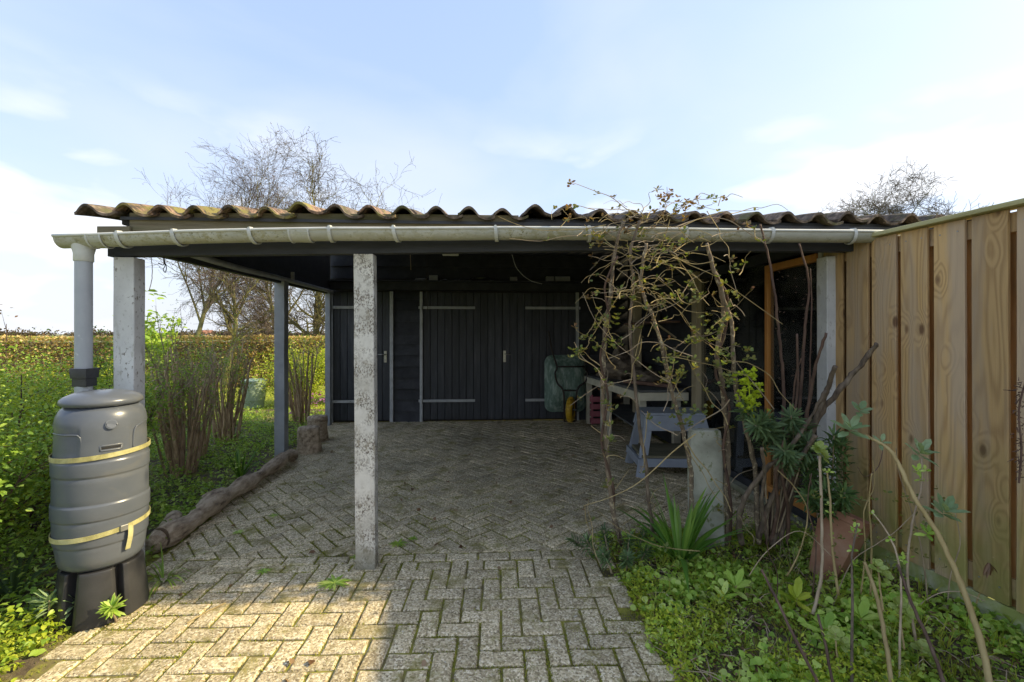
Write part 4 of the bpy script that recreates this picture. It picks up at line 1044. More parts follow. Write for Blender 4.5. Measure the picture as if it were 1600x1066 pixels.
def brf(a, z):
    d = (a - FA + PI) % (2*PI) - PI
    k = K
    if 0.83 < z < 0.97:                          # raised front panel with stepped shoulders at both sides
        if abs(d + 0.0) > 0.55: k *= 0.972
    return k
pp = []
for (r0, z0), (r1, z1) in zip(prof, prof[1:]):
    nseg = max(1, int(abs(z1-z0)/0.022)); pp += [(r0+(r1-r0)*i/nseg, z0+(z1-z0)*i/nseg) for i in range(nseg)]
pp.append(prof[-1])
body = build(MB().lathe(pp, (bx, by, 0), 144, brf), 'barrel_body', 'barrel', bar, smooth=True)
lid = build(MB().lathe([(0.146, 1.082), (0.160, 1.084), (0.168, 1.092), (0.170, 1.102), (0.166, 1.114), (0.150, 1.128), (0.12, 1.142), (0.08, 1.151), (0.03, 1.154), (0.001, 1.153)], (bx, by, 0), 64), 'lid', 'barrel', bar, smooth=True)
build(MB().lathe([(0.001, 1.156), (0.012, 1.156), (0.014, 1.15)], (bx-0.02, by+0.03, 0), 16), 'lid_plug', 'blackplastic', lid)
def on_barrel(d, z, r): return Vector((bx + r*math.cos(FA+d), by + r*math.sin(FA+d), z))
# overflow knob
c = on_barrel(0.12, 0.995, 0.186); nrm = Vector((math.cos(FA+0.12), math.sin(FA+0.12), 0.25)).normalized()
mb = MB().tube([c - nrm*0.01, c + nrm*0.006, c + nrm*0.008, c + nrm*0.003, c + nrm*0.004], [0.024, 0.024, 0.019, 0.017, 0.0005], 28, cap=False)
build(mb, 'overflow_knob', 'barrel', body, auto=35)
# handle recess: a raised rim with a dark slot
def strip(d0, d1, z0, z1, r, mat, name, parent, th=0.004, n=10, round_=True):
    pts = []
    for k in range(n+1): pts.append(on_barrel(d0+(d1-d0)*k/n, z0, r))
    for k in range(n+1): pts.append(on_barrel(d1+(d0-d1)*k/n, z1, r))
    return build(MB().tube(pts, th, 6, closed=True), name, mat, parent, smooth=True)
strip(-0.10, 0.34, 0.868, 0.892, 0.1895, 'barrel', 'grip_rim', body, 0.005)
for pts_ in ([(-1.5, .955), (-1.0, .955), (-.62, .955), (-.55, .95), (-.50, .935), (-.48, .90), (-.47, .862)], [(1.6, .985), (1.1, .98), (.80, .97), (.72, .962), (.66, .94), (.64, .90), (.63, .862)]):
    build(MB().tube(smooth_path([on_barrel(d_, z_, 0.1865 if abs(d_) < .9 else 0.1845) for d_, z_ in pts_], 4), 0.0038, 6), 'moulded_edge', 'barrel', body, smooth=True)
mb = MB(); ptsu = [on_barrel(-0.09+0.42*k/10, 0.886, 0.193) for k in range(11)]; ptsl = [on_barrel(-0.09+0.42*k/10, 0.872, 0.190) for k in range(11)]
mb.v = ptsu + ptsl; mb.f = [(k, 11+k, 12+k, k+1) for k in range(10)]; build(mb, 'grip_slot', 'blackplastic', body)
# straps
def strap(z, tilt, r, name='strap', d0=0, d1=2*PI):
    mb = MB(); n = 96; hw = 0.0115; vs_ = []; fs_ = []
    for k in range(n):
        a = 2*PI*k/n; d = (a - FA + PI) % (2*PI) - PI
        zz = z + tilt*math.sin(d); rr = r
        for rz_, dz in ((0, -hw), (0.003, -hw), (0.003, hw), (0, hw)):
            vs_.append((bx + (rr+rz_)*math.cos(a), by + (rr+rz_)*math.sin(a), zz + dz))
    for k in range(n):
        j = (k+1) % n
        for q in range(4): fs_.append((k*4+q, k*4+(q+1)%4, j*4+(q+1)%4, j*4+q))
    return build(mb.add(vs_, fs_), name, 'strap', bar)
s1 = strap(0.842, 0.012, 0.1965); s2_ = strap(0.455, 0.020, 0.1960)
bk = on_barrel(0.36, 0.462, 0.202)
tg = Vector((-math.sin(FA+0.36), math.cos(FA+0.36), 0)); nr_ = Vector((math.cos(FA+0.36), math.sin(FA+0.36), 0))
rotb = Matrix((tg, nr_, Vector((0, 0, 1)))).transposed()
bkl = build(MB().box(bk, (0.034, 0.012, 0.030), rotb), 'buckle', 'steel', s2_, bevel=0.003)
mb = MB(); c0_ = on_barrel(0.50, 0.47, 0.203)
for i in range(9):
    t = i/8; p = c0_ + Vector((0, 0, -0.125*t)) + nr_*(0.008*math.sin(t*4)) + tg*(-0.010*t)
    mb.v += [p - tg*0.011, p + tg*0.011, p + tg*0.011 + nr_*0.002, p - tg*0.011 + nr_*0.002]
for i in range(8):
    for q in range(4): mb.f.append((i*4+q, i*4+(q+1)%4, i*4+4+(q+1)%4, i*4+4+q))
mb.f += [(0,1,2,3), (35,34,33,32)]
build(mb, 'strap_tail', 'strap', s2_)
# stand: flared lobes with slots between
stand = empty('stand', (bx, by, 0), None, None); stand.parent = bar; stand.location = (0, 0, 0)
def lobe(d0, d1, top=0.262):
    mb = MB(); n = 10; prof_ = [(0.168, top), (0.172, 0.24), (0.184, 0.12), (0.196, 0.0), (0.10, 0.0), (0.10, top)]
    m = len(prof_)
    for k in range(n+1):
        d = d0 + (d1-d0)*k/n; e = 0.010 if k in (0, n) else 0
        for r_, z_ in prof_:
            # slots narrow upward: the lobe is wider at its foot
            ww = 0.035*(z_/top); dd = d + (ww if k < n/2 else -ww)*(abs(k-n/2)/(n/2))
            mb.v.append(tuple(on_barrel(dd, z_, r_-e)))
    for k in range(n):
        for q in range(m): mb.f.append((k*m+q, k*m+(q+1)%m, (k+1)*m+(q+1)%m, (k+1)*m+q))
    mb.f += [tuple(range(m))[::-1], tuple(n*m+q for q in range(m))]
    build(mb, 'stand_lobe', 'blackplastic', stand, bevel=0.005)
for d0, d1 in ((-2.9, -1.55), (-1.45, -0.93), (-0.72, 0.28), (0.42, 1.62), (1.78, 3.1)): lobe(d0, d1)
build(MB().lathe([(0.12, 0.0), (0.12, 0.258), (0.0, 0.26)], (bx, by, 0), 24), 'stand_core', 'blackplastic', stand)

# ------------------------------------------------------------------ fence
fx = lambda y: 2.425 + (3.10 - y)*0.118
fen = empty('board_fence', (2.5, 2.0, 0), 'tall brown wooden board on board fence with a green tinged cap', 'fence')
fd = Vector((-0.118, 1, 0)).normalized(); fn = Vector((-fd.y, fd.x, 0))      # fn points to the paving (-X)
fang = math.atan2(fd.y, fd.x)
frot = Matrix.Rotation(fang - PI/2, 3, 'Z')
TOP = 2.05
def fboard(y, w, off, z0, z1, mat='fence', th=0.017):
    c = Vector((fx(y), y, (z0+z1)/2)) + fn*off
    m_ = MB(); n = 6; wv = [random.uniform(-0.002, 0.002) for _ in range(n+1)]
    for k in range(n+1):
        z = -(z1-z0)/2 + (z1-z0)*k/n
        for (xx, yy) in ((-th/2, -w/2+0.003), (-th/2+0.003, -w/2), (th/2, -w/2), (th/2, w/2), (-th/2+0.003, w/2), (-th/2, w/2-0.003)):
            m_.v.append((xx + wv[k], yy, z))
    for k in range(n):
        for q in range(6): m_.f.append((k*6+q, k*6+6+q, k*6+6+(q+1)%6, k*6+(q+1)%6))
    m_.f += [(0,1,2,3,4,5), tuple(n*6+q for q in (5,4,3,2,1,0))]
    o = build(m_, 'board', mat, fen, org=(0, 0, 0))
    o.location = c - wl(fen); o.rotation_euler = (random.gauss(0, 0.002), random.gauss(0, 0.003), fang - PI/2 + random.gauss(0, 0.012))
    return o
y = 3.025
while y > -2.2:
    w = 0.149 + random.uniform(-.004, .004)
    fboard(y, w, 0.034, 0.135 + random.uniform(-.004, .004), TOP - 0.002)
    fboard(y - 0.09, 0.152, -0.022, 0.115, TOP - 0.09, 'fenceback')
    y -= 0.1785
for z_ in (TOP-0.06, 0.22):
    a = Vector((fx(3.10), 3.10, z_)) + fn*0.004; b = Vector((fx(-2.3), -2.3, z_)) + fn*0.004
    build(MB().bar(a, b, 0.022, 0.095), 'rail', 'fence', fen)
a = Vector((fx(3.12), 3.12, TOP+0.016)) + fn*0.03; b = Vector((fx(-2.3), -2.3, TOP+0.016)) + fn*0.03
build(MB().bar(a, b, 0.105, 0.026), 'cap', 'cap', fen, bevel=0.005)
a = Vector((fx(3.10), 3.10, 0.02)) + fn*0.012; b = Vector((fx(-2.3), -2.3, 0.02)) + fn*0.012
build(MB().bar(a, b, 0.035, 0.22), 'gravel_board', 'whitepanel', fen, bevel=0.004)
sc_ = MB(); y = 3.025
while y > -2.2:
    for z_ in (TOP-0.06, 0.22):
        for dy in (-0.042, 0.042):
            c = Vector((fx(y+dy), y+dy, z_ + random.uniform(-.008, .008))) + fn*0.0425; sc_.tube([c, c + fn*0.0025], 0.0042, 7)
    y -= 0.1785
build(sc_, 'screw_heads', 'steel', fen, kind='stuff')
for y_ in (0.4, -1.4): 
    build(MB().box(Vector((fx(y_)+0.05, y_, 1.0)), (0.09, 0.09, 2.05), frot), 'fence_post', 'fence', fen, bevel=0.004)
cord([Vector((2.60, 2.22, 1.35)), Vector((2.555, 2.1, 1.08)), Vector((2.53, 2.03, 1.09)), Vector((2.53, 1.97, 1.14))], 0.0016, 'twig', 'thin wire looped across the fence boards near the right edge', 'wire')

# terracotta pot, tall, leaning in the bed
g = G(1312, 905, 0.05); pt = MB()
def potrf(a, z): return 1.0/max(abs(math.cos(a)), abs(math.sin(a)))**0.55
pt.lathe([(0.0, 0.0), (0.075, 0.0), (0.080, 0.012), (0.125, 0.36), (0.130, 0.362), (0.132, 0.40), (0.124, 0.402), (0.116, 0.37), (0.09, 0.36), (0.0, 0.355)], (0, 0, 0), 40, potrf)
rm = Matrix.Rotation(R(-14), 3, 'Y') @ Matrix.Rotation(R(10), 3, 'X') @ Matrix.Rotation(R(35), 3, 'Z')
rm = Matrix.Rotation(R(21), 3, 'Y') @ Matrix.Rotation(R(35), 3, 'Z')
pt.v = [tuple(rm @ Vector(v) + Vector((g.x, g.y+0.12, 0.0))) for v in pt.v]
pot = empty('flower_pot', (g.x, g.y+0.12, 0), 'tall square terracotta pot leaning against the fence foot', 'flower pot')
build(pt, 'pot', 'terracotta', pot, auto=40)

# ------------------------------------------------------------------ background
# clipped hedge: a body of stems and thousands of leaves
def hedge(name, a, b, h, w, n, mats, label):
    root = empty(name, ((a[0]+b[0])/2, (a[1]+b[1])/2, 0), label, 'hedge')
    a = np.array(a); b = np.array(b); d = b-a; L = np.linalg.norm(d); d = d/L; nrm = np.array([-d[1], d[0]])
    for mat, frac in mats:
        k = int(n*frac); s_ = RNG.uniform(0, L, k); side_ = RNG.random(k)
        top = side_ < 0.3
        o_ = np.where(top, RNG.uniform(-w/2, w/2, k), -w/2 + RNG.exponential(0.06, k)) 
        z_ = np.where(top, h - RNG.exponential(0.03, k), RNG.uniform(0, h, k))
        bump_ = np.array([0.05*mnoise.noise(Vector((q*0.8, zz*1.5, 0))) for q, zz in zip(s_, z_)])
        C = np.stack([a[0] + d[0]*s_ + nrm[0]*(-o_) * -1 + 0, a[1] + d[1]*s_ + nrm[1]*(o_), z_ - 0.05 + bump_*top], 1)
        C[:, 0] += bump_*nrm[0]; C[:, 1] += bump_*nrm[1]
        V, Fq = rhomb(C, 0.07, 0.6, up=0.1); build(MB().arr(V, Fq), 'foliage', mat, root, kind='stuff')
    c = (a+b)/2; rot = Matrix.Rotation(math.atan2(d[1], d[0]), 3, 'Z')
    build(MB().box((c[0], c[1], h/2-0.1), (L, w-0.22, h-0.2), rot), 'hedge_core', 'bark', root)
hedge('clipped_hedge', (-22, 11.2), (-1.0, 14.6), 1.42, 0.9, 60000, (('l_beech', 0.88), ('l_mid', 0.12)), 'long flat topped beech hedge with dry orange leaves behind the lawn')

def tree(name, base, H, spread, seed, label, twigm='treetwig', levels=4, nmain=7, lean=(0, 0), trunk=0.11, droop=0.0, tw=0.006, upw=0.5, leafs=0, first=0.22, dens=1.0):
    rs = random.Random(seed); root = empty(name, base, label, 'tree')
    T = MB(); BR = MB(); TWp = []
    base = Vector(base)
    def grow(p, d, L, r, lv, acc):
        n = 5 if lv < 2 else 4; pts = [p.copy()]; rr = [r]; cur = d.copy(); q = p.copy()
        for i in range(n):
            jt = 0.15 if lv < 2 else 0.27
            cur = (cur + Vector((rs.gauss(0, jt), rs.gauss(0, jt), rs.gauss(0, jt*.8) + (0.10*upw if lv < 3 else -droop)))).normalized()
            q = q + cur*(L/n); pts.append(q.copy()); rr.append(max(tw*0.5, r*(1-0.75*(i+1)/n)))
        if lv == 0: T.tube(pts, rr, 9)
        elif lv <= 2: BR.tube(pts, rr, 5 if lv == 1 else 4, cap=False)
        else: acc.tube(pts, rr, 3, cap=False)
        if lv >= levels: return
        k = {0: nmain, 1: 7, 2: 6, 3: 4}[lv]; k = max(2, int(k*dens + rs.random()))
        for j in range(k):
            t = first + (1-first)*(j+rs.random())/k if lv == 0 else rs.uniform(0.15, 1.0)
            fi = min(n-1e-3, t*n); i = int(fi); pp_ = pts[i].lerp(pts[i+1], fi-i)
            ax = (pts[i+1]-pts[i]).normalized(); a = rs.uniform(0, 2*PI)
            side_ = ax.orthogonal().normalized(); side_ = Matrix.Rotation(a, 3, ax) @ side_
            sp_ = rs.uniform(0.5, 1.0)*spread
            nd_ = (ax*(1-0.35*sp_) + side_*sp_).normalized()
            grow(pp_, nd_, L*rs.uniform(0.38, 0.62)*(1.15 - 0.45*t if lv == 0 else 1.0), rr[i]*0.55, lv+1, acc)
    acc = MB(); grow(base, Vector((lean[0], lean[1], 1)).normalized(), H*0.92, trunk, 0, acc)
    build(T, 'trunk', 'treebark', root, smooth=True); build(BR, 'branches', 'treebark', root, kind='stuff')
    if acc.v: build(acc, 'twigs', twigm, root, kind='stuff')
    if leafs:
        V0 = np.array(acc.v, np.float64); idx = np.random.default_rng(seed).integers(0, len(V0), leafs)
        V, Fq = rhomb(V0[idx], 0.05, 0.5, up=-0.3); build(MB().arr(V, Fq), 'buds', 'l_bud', root, kind='stuff')
    return root
def tb(px, z, dz=-0.1): 
    p = P(px, 522, z); return (p.x, p.y, dz)
tree('birch_tree', tb(300, 17.5), 7.6, 0.66, 3, 'slender birch with purple brown twigs at the left, tallest behind the roof', 'birchtwig', 4, 16, trunk=0.10, droop=0.04, tw=0.007, leafs=5000, first=0.25, dens=1.15)
tree('bare_tree', tb(445, 19), 4.9, 1.2, 11, 'broad bare tree with dense rounded crown, middle of those behind the left roof', 'birchtwig', 4, 15, trunk=0.14, tw=0.008, leafs=5000, first=0.15, dens=1.25)
tree('bare_tree', tb(490, 16), 4.4, 0.95, 21, 'yellow green barked bare tree with crooked boughs left of the shed corner', 'treetwig', 4, 12, lean=(-0.08, 0), trunk=0.16, tw=0.007, first=0.12, dens=1.1)
tree('bare_tree', tb(570, 17), 6.3, 1.1, 33, 'open crowned bare tree rightmost of those behind the left half of the roof', 'treetwig', 4, 11, lean=(0.05, 0), trunk=0.15, tw=0.008, leafs=2500, dens=1.1)
tree('weeping_tree', tb(350, 12.5), 3.3, 1.05, 41, 'low weeping bare tree seen under the roof edge left of the grey side post', 'birchtwig', 4, 14, lean=(0.18, 0), trunk=0.10, droop=0.16, tw=0.006, first=0.35, dens=1.2)
tree('bare_tree', tb(1365, 24), 7.5, 1.1, 52, 'bare treetop showing over the roof left of the fence top', 'treetwig', 4, 16, trunk=0.16, tw=0.014, upw=0.0, first=0.3, dens=1.3)
tree('bare_tree', tb(1450, 22), 7.5, 1.3, 61, 'wider bare treetop with brown twigs showing above the fence', 'treetwig', 4, 17, trunk=0.16, tw=0.014, upw=0.0, first=0.3, dens=1.3)

# far trees, field line, a red roofed house
hs = P(322, 523, 320); hs.z = 0
hr = empty('red_roofed_house', hs, 'tiny far house with a red tiled roof on the horizon beyond the hedge', 'house')
build(MB().box(hs + Vector((0, 0, 0.8)), (9, 6, 1.8)), 'wall', 'farwall', hr)
mb = MB(); x, y = hs.x, hs.y
mb.v = [(x-4.8, y-3.3, 1.6), (x+4.8, y-3.3, 1.6), (x+4.8, y+3.3, 1.6), (x-4.8, y+3.3, 1.6), (x-4.6, y, 4.2), (x+4.6, y, 4.2)]
mb.f = [(0,1,5,4), (2,3,4,5), (0,4,3), (1,2,5), (0,3,2,1)]
build(mb, 'roof', 'redroof', hr)
C = []
for k in range(170):
    zz = random.uniform(230, 420); px = random.uniform(-200, 620); p = P(px, 522, zz)
    r = random.uniform(1.0, 2.6)
    q = RNG.normal(size=(90, 3))*np.array([r*1.4, r, r*0.5]) + np.array([p.x, p.y, r*0.6]); C.append(q)
V, Fq = rhomb(np.concatenate(C), 1.3, 0.8, up=0.4)
build(MB().arr(V, Fq), 'far_wood', 'treetwig', kind='stuff', label='low line of far off trees along the flat horizon', cat='wood')

# ------------------------------------------------------------------ shrubs
def leafy_shrub(name, base, h, rad, n_leaf, lmat, label, size=0.03, wdt=0.55, stems=22, seed=0, low=0.05, stemmat='darkcane', topmat=None, flat=0.9, clumps=150, cat='shrub'):
    rs = random.Random(seed); rg = np.random.default_rng(seed)
    root = empty(name, base, label, cat); base = Vector(base); S = MB(); ends = []
    for k in range(stems):
        a = rs.uniform(0, 2*PI); rr = rad*math.sqrt(rs.random()); top = base + Vector((rr*math.cos(a), rr*math.sin(a), h*(0.55+0.45*rs.random())*(1 - 0.35*(rr/rad)**2)))
        b0 = base + Vector((rs.gauss(0, rad*0.12), rs.gauss(0, rad*0.12), -0.03))
        mid = b0.lerp(top, 0.5) + Vector((math.cos(a)*0.12*rad, math.sin(a)*0.12*rad, 0.08*h)) + Vector((rs.gauss(0, .03), rs.gauss(0, .03), 0))
        pth = smooth_path([b0, mid, top], 6, 0.006); m = len(pth)
        S.tube(pth, [0.008*(1-0.8*i/m)+0.001 for i in range(m)], 5, cap=False)
        for i in range(3, m):
            ends.append(pth[i])
            if rs.random() < 0.5:
                e = pth[i] + Vector((rs.gauss(0, .3*rad), rs.gauss(0, .3*rad), rs.uniform(0.0, 0.22)*h)); S.tube([pth[i], pth[i].lerp(e, .5)+Vector((0,0,-.01)), e], [0.003, 0.002, 0.0008], 3, cap=False)
                ends += [pth[i].lerp(e, .5), e, e]
    build(S, 'stems', stemmat, root, kind='stuff')
    E = np.array([tuple(e) for e in ends]); idx = rg.integers(0, len(E), clumps*3)
    E = E[idx] + rg.normal(size=(len(idx), 3))*np.array([rad, rad, h])*0.055
    # leaf sprays round the twig ends
    pick = rg.integers(0, len(E), n_leaf); C = E[pick] + rg.normal(size=(n_leaf, 3))*np.array([.055, .055, .04])*(rad/0.5)
    ok = C[:, 2] > base.z + low
    C = C[ok]; V, Fq = leaves(C, size, wdt, 0.5, rng=rg) if size > 0.018 else rhomb(C, size, wdt, rng=rg)
    build(MB().arr(V, Fq), 'foliage', lmat, root, kind='stuff')
    return root
def gb(px, py, h=0.0):
    g = G(px, py, h); return (g.x, g.y, h - 0.02)
leafy_shrub('green_shrub', (-2.98, 2.50, 0), 1.22, 0.55, 22000, 'l_mid', 'dense green shrub left of the water butt, nearest the camera', 0.026, seed=1, stems=44, clumps=520)
leafy_shrub('green_shrub', (-3.6, 3.5, 0), 1.36, 0.75, 24000, 'l_bright', 'tall airy yellow green shrub behind the nearest shrub on the left', 0.027, seed=2, stems=50, clumps=700)
leafy_shrub('green_shrub', (-3.0, 3.75, 0), 1.38, 0.42, 9500, 'l_mid', 'slim green shrub right behind the water butt and the smooth white post', 0.026, seed=3, stems=24, clumps=260)
leafy_shrub('green_shrub', (-4.8, 4.5, 0), 1.22, 1.0, 24000, 'l_mid', 'broad light green shrub at the left edge in front of the hedge', 0.032, seed=4, stems=50, clumps=700)
leafy_shrub('green_shrub', (-2.70, 2.05, 0), 0.42, 0.34, 5000, 'l_mid', 'low dark leafed bush at the foot of the left shrubs', 0.030, seed=5, stems=26, clumps=200)
leafy_shrub('green_shrub', (-5.6, 7.6, 0), 0.95, 0.9, 12000, 'l_bright', 'yellow green bush before the hedge, between the two front left posts', 0.04, seed=6, stems=40, clumps=400)
leafy_shrub('green_shrub', (-3.9, 9.6, 0), 1.25, 0.8, 10000, 'l_bright', 'bright green bush beside the hedge, left of the grey side post', 0.04, seed=7, stems=34, clumps=350)
leafy_shrub('green_shrub', (-3.0, 10.2, 0), 1.3, 0.8, 10000, 'l_bright', 'bright green bush seen between the grey side post and the shed corner', 0.04, seed=8, stems=34, clumps=350)
leafy_shrub('laurel_bush', (-6.3, 8.6, 0), 1.98, 0.55, 1500, 'l_mid', 'taller laurel with large dark leaves rising above the hedge beside the smooth post', 0.12, 0.4, seed=9, stems=12, clumps=80, low=0.9)
leafy_shrub('bare_topped_bush', (-5.4, 5.6, 0), 1.72, 0.55, 700, 'l_bud', 'thin twiggy bush with few purple leaves rising above the hedge left of the downpipe', 0.04, 0.5, seed=10, stems=20, clumps=100, low=0.9)

def cane_shrub(name, base, h, spread, n, r, seed, label, nl=2500):
    rs = random.Random(seed); rg = np.random.default_rng(seed); root = empty(name, base, label, 'shrub'); base = Vector(base); tips = []
    T = MB()
    for k in range(n):
        a = rs.uniform(0, 2*PI); d = Vector((math.cos(a), math.sin(a), 0)); b0 = base + d*rs.uniform(0, spread*0.35) + Vector((0, 0, -0.03))
        tp = base + d*spread*rs.uniform(0.3, 1.0) + Vector((0, 0, h*rs.uniform(0.55, 0.85)))
        mid = b0.lerp(tp, 0.5) - d*0.04*spread + Vector((rs.gauss(0, .02), rs.gauss(0, .02), 0))
        pth = smooth_path([b0, mid, tp], 5, 0.006); m = len(pth); r0 = r*rs.uniform(0.55, 1.15)
        build(MB().tube(pth, [r0*(1-0.6*i/m) for i in range(m)], 7), 'cane', 'canebark', root, smooth=True)
        for j in range(5):
            i = rs.randint(int(m*0.45), m-1); p = pth[i]
            e = p + Vector((rs.gauss(0, .10)+d.x*.05, rs.gauss(0, .10)+d.y*.05, rs.uniform(0.12, 0.42)*h*0.8))
            md = p.lerp(e, .5) + Vector((rs.gauss(0, .02), rs.gauss(0, .02), -0.02)); T.tube([p, md, e], [0.0055, 0.0035, 0.0012], 4, cap=False)
            tips += [md, e, p.lerp(e, .75)]
            for q in range(2):
                e2 = md + Vector((rs.gauss(0, .07), rs.gauss(0, .07), rs.uniform(0.04, 0.2))); T.tube([md, e2], [0.0025, 0.0008], 3, cap=False); tips.append(e2)
    build(T, 'twigs', 'twig', root, kind='stuff')
    E = np.array([tuple(e) for e in tips]); C = E[rg.integers(0, len(E), nl)] + rg.normal(size=(nl, 3))*0.03
    V, Fq = leaves(C, 0.026, 0.5, 0.6, rng=rg); build(MB().arr(V, Fq), 'leaves', 'l_mid', root, kind='stuff')
cane_shrub('cane_shrub', gb(285, 742), 1.62, 0.46, 26, 0.0235, 5, 'multi stemmed brown cane shrub with twiggy top right of the smooth white post')
cane_shrub('cane_shrub', gb(352, 692), 1.45, 0.38, 18, 0.024, 6, 'second cane shrub, behind the first and in front of the pale green bin', 1500)
cane_shrub('cane_shrub', gb(318, 715), 1.5, 0.30, 12, 0.018, 12, 'slimmer cane shrub squeezed between the two broad ones on the left', 900)
cane_shrub('cane_shrub', gb(472, 664), 1.45, 0.36, 12, 0.024, 7, 'dark stemmed cane shrub between the grey side post and the shed corner', 1200)

# pale green compost bin in the garden
g = G(397, 634); bn = empty('compost_bin', (g.x, g.y, 0), 'pale green lidded plastic bin on the sunny lawn behind the shrubs', 'bin')
build(MB().lathe([(0.17, -0.03), (0.19, 0.11), (0.20, 0.115), (0.205, 0.16), (0.225, 0.46), (0.235, 0.465), (0.235, 0.49), (0.20, 0.50)], (g.x, g.y, 0), 28), 'bin_body', 'binplastic', bn, auto=40)
build(MB().lathe([(0.24, 0.0), (0.24, 0.02), (0.15, 0.045), (0.0, 0.05)], (g.x, g.y, 0.495), 28), 'lid', 'binplastic', bn, auto=40)

# ------------------------------------------------------------------ ground cover
def scatter(n, reg, zf, ok=None, dens=None, rng=RNG):
    out = []
    while len(out) < n:
        x = rng.uniform(reg[0], reg[1], 4000); y = rng.uniform(reg[2], reg[3], 4000)
        for a, b in zip(x, y):
            if ok and not ok(a, b): continue
            if dens and random.random() > dens(a, b): continue
            out.append((a, b, zf(a, b)))
            if len(out) >= n: break
    return np.array(out)
def cover(name, n, reg, zf, mat, size, wdt, label, ok=None, dens=None, hgt=0.05, up=0.25, cat='plants', kind='stuff'):
    C = scatter(n, reg, zf, ok, dens); C[:, 2] += RNG.exponential(hgt, len(C)).clip(0, hgt*3)
    V, Fq = leaves(C, size, wdt, up); return build(MB().arr(V, Fq), name, mat, kind=kind, label=label, cat=cat)
nz = lambda s, o=0: (lambda x, y: mnoise.noise(Vector((x*s, y*s, o))))
inR = lambda x, y: x > RIGHT_E + 0.05*bump2(x, y, 6) and x < fx(y)-0.03 and (y < 3.22)
inL = lambda x, y: x < left_edge(y) - 0.06 + 0.06*bump2(x, y, 5)
n_a, n_b, n_c = nz(2.6, 1), nz(3.1, 5), nz(2.0, 8)
cover('ground_cover', 9500, (0.75, 2.7, 1.0, 3.25), zright, 'l_cover', 0.034, 0.80, 'mixed small green leaves covering the right hand bed', inR, lambda x, y: max(0.03, min(1, 0.4 + 2.2*n_a(x, y))), 0.024)
cover('ground_cover', 5000, (0.75, 2.7, 1.0, 3.25), zright, 'l_mid', 0.022, 0.5, 'darker low foliage between the light leaves of the right hand bed', inR, lambda x, y: max(0.03, min(1, 0.35 - 1.9*n_a(x, y))), 0.018)
cover('ground_cover', 5200, (0.75, 2.0, 1.6, 3.1), zright, 'l_bright', 0.022, 0.4, 'ferny yellow green tufts along the paving edge of the right hand bed', inR, lambda x, y: max(0.0, 2.2*n_b(x, y)), 0.035, 0.6)
moss_d = scatter(16000, (0.74, 2.6, 1.0, 3.0), zright, lambda x, y: x > RIGHT_E-0.03, lambda x, y: max(0, n_c(x, y)*1.8+0.1)); V, Fq = rhomb(moss_d, 0.013, 0.5, up=1.0)
build(MB().arr(V, Fq), 'moss', 'l_moss', kind='stuff', label='cushions of yellow green moss on the soil of the right hand bed', cat='moss')
gt = scatter(260, (0.8, 2.6, 1.2, 3.2), zright, inR); GC = []; GD = []
for g0 in gt:
    k = random.randint(5, 14); GC.append(g0 + RNG.normal(size=(k, 3))*np.array([.012, .012, 0])); d_ = RNG.normal(size=(k, 3))*0.5; d_[:, 2] = 1; GD.append(d_)
V, Fq = rhomb(np.concatenate(GC), 0.10, 0.045, D=np.concatenate(GD)); build(MB().arr(V, Fq), 'grass_tufts', 'l_grass', kind='stuff', label='thin grass tufts coming up through the right hand bed', cat='grass')
dl = scatter(1500, (0.75, 2.6, 1.0, 3.2), lambda x, y: zright(x, y)+0.012, inR); V, Fq = leaves(dl, 0.035, 0.45, 0.05)
build(MB().arr(V, Fq), 'leaf_litter', 'l_dead', kind='stuff', label='brown dead leaves lying in the right hand bed', cat='leaf litter')
mb = MB()
for k in range(260):
    x = random.uniform(0.8, 2.4); yy = random.uniform(1.1, 3.2); a = random.uniform(0, PI); L = random.uniform(.05, .22); z = zright(x, yy)+0.02
    mb.tube([(x, yy, z), (x+math.cos(a)*L*.5, yy+math.sin(a)*L*.5, z+random.uniform(0, .04)), (x+math.cos(a)*L, yy+math.sin(a)*L, z)], [0.0025, .002, .001], 4, cap=False)
build(mb, 'twig_litter', 'twig', kind='stuff', label='thin dry twigs scattered over the right hand bed', cat='twigs')
cover('ground_cover', 26000, (-5.6, -1.9, 1.0, 8.6), zleft, 'l_mid', 0.036, 0.55, 'green ground cover under the shrubs left of the paving', inL, lambda x, y: max(0.05, min(1, 0.55 + 1.3*n_a(x, y))), 0.05)
cover('ground_cover', 9000, (-4.6, -1.9, 1.0, 8.0), zleft, 'l_cover', 0.028, 0.42, 'lighter ferny foliage patches left of the log', inL, lambda x, y: max(0.0, 2.0*n_b(x, y)), 0.08, 0.7)
cover('ground_cover', 7500, (-3.2, -1.8, 0.9, 2.35), zleft, 'l_bright', 0.028, 0.6, 'sunlit bright green weeds in the bottom left corner', inL, lambda x, y: max(0.15, 0.6+1.5*n_b(x, y)), 0.05, 0.6)
# lawn blades
C = scatter(42000, (-9.5, -2.4, 3.0, 13.0), lambda x, y: -0.055, lambda x, y: x < -4.0 or y > 7.9 and x < -2.4)
V, Fq = rhomb(C, 0.055, 0.16, up=1.6); build(MB().arr(V, Fq), 'lawn_grass', 'l_grass', kind='stuff', label='short sunlit yellow green grass of the lawn behind the shed', cat='grass')
# purple flowers near the corner
C = scatter(90, (-3.4, -2.6, 7.6, 9.6), lambda x, y: random.uniform(0.12, 0.35)); V, Fq = leaves(C, 0.06, 0.8, 0.5)
build(MB().arr(V, Fq), 'purple_flowers', 'l_purple', kind='stuff', label='small purple flowers on the lawn edge by the shed corner', cat='flowers')

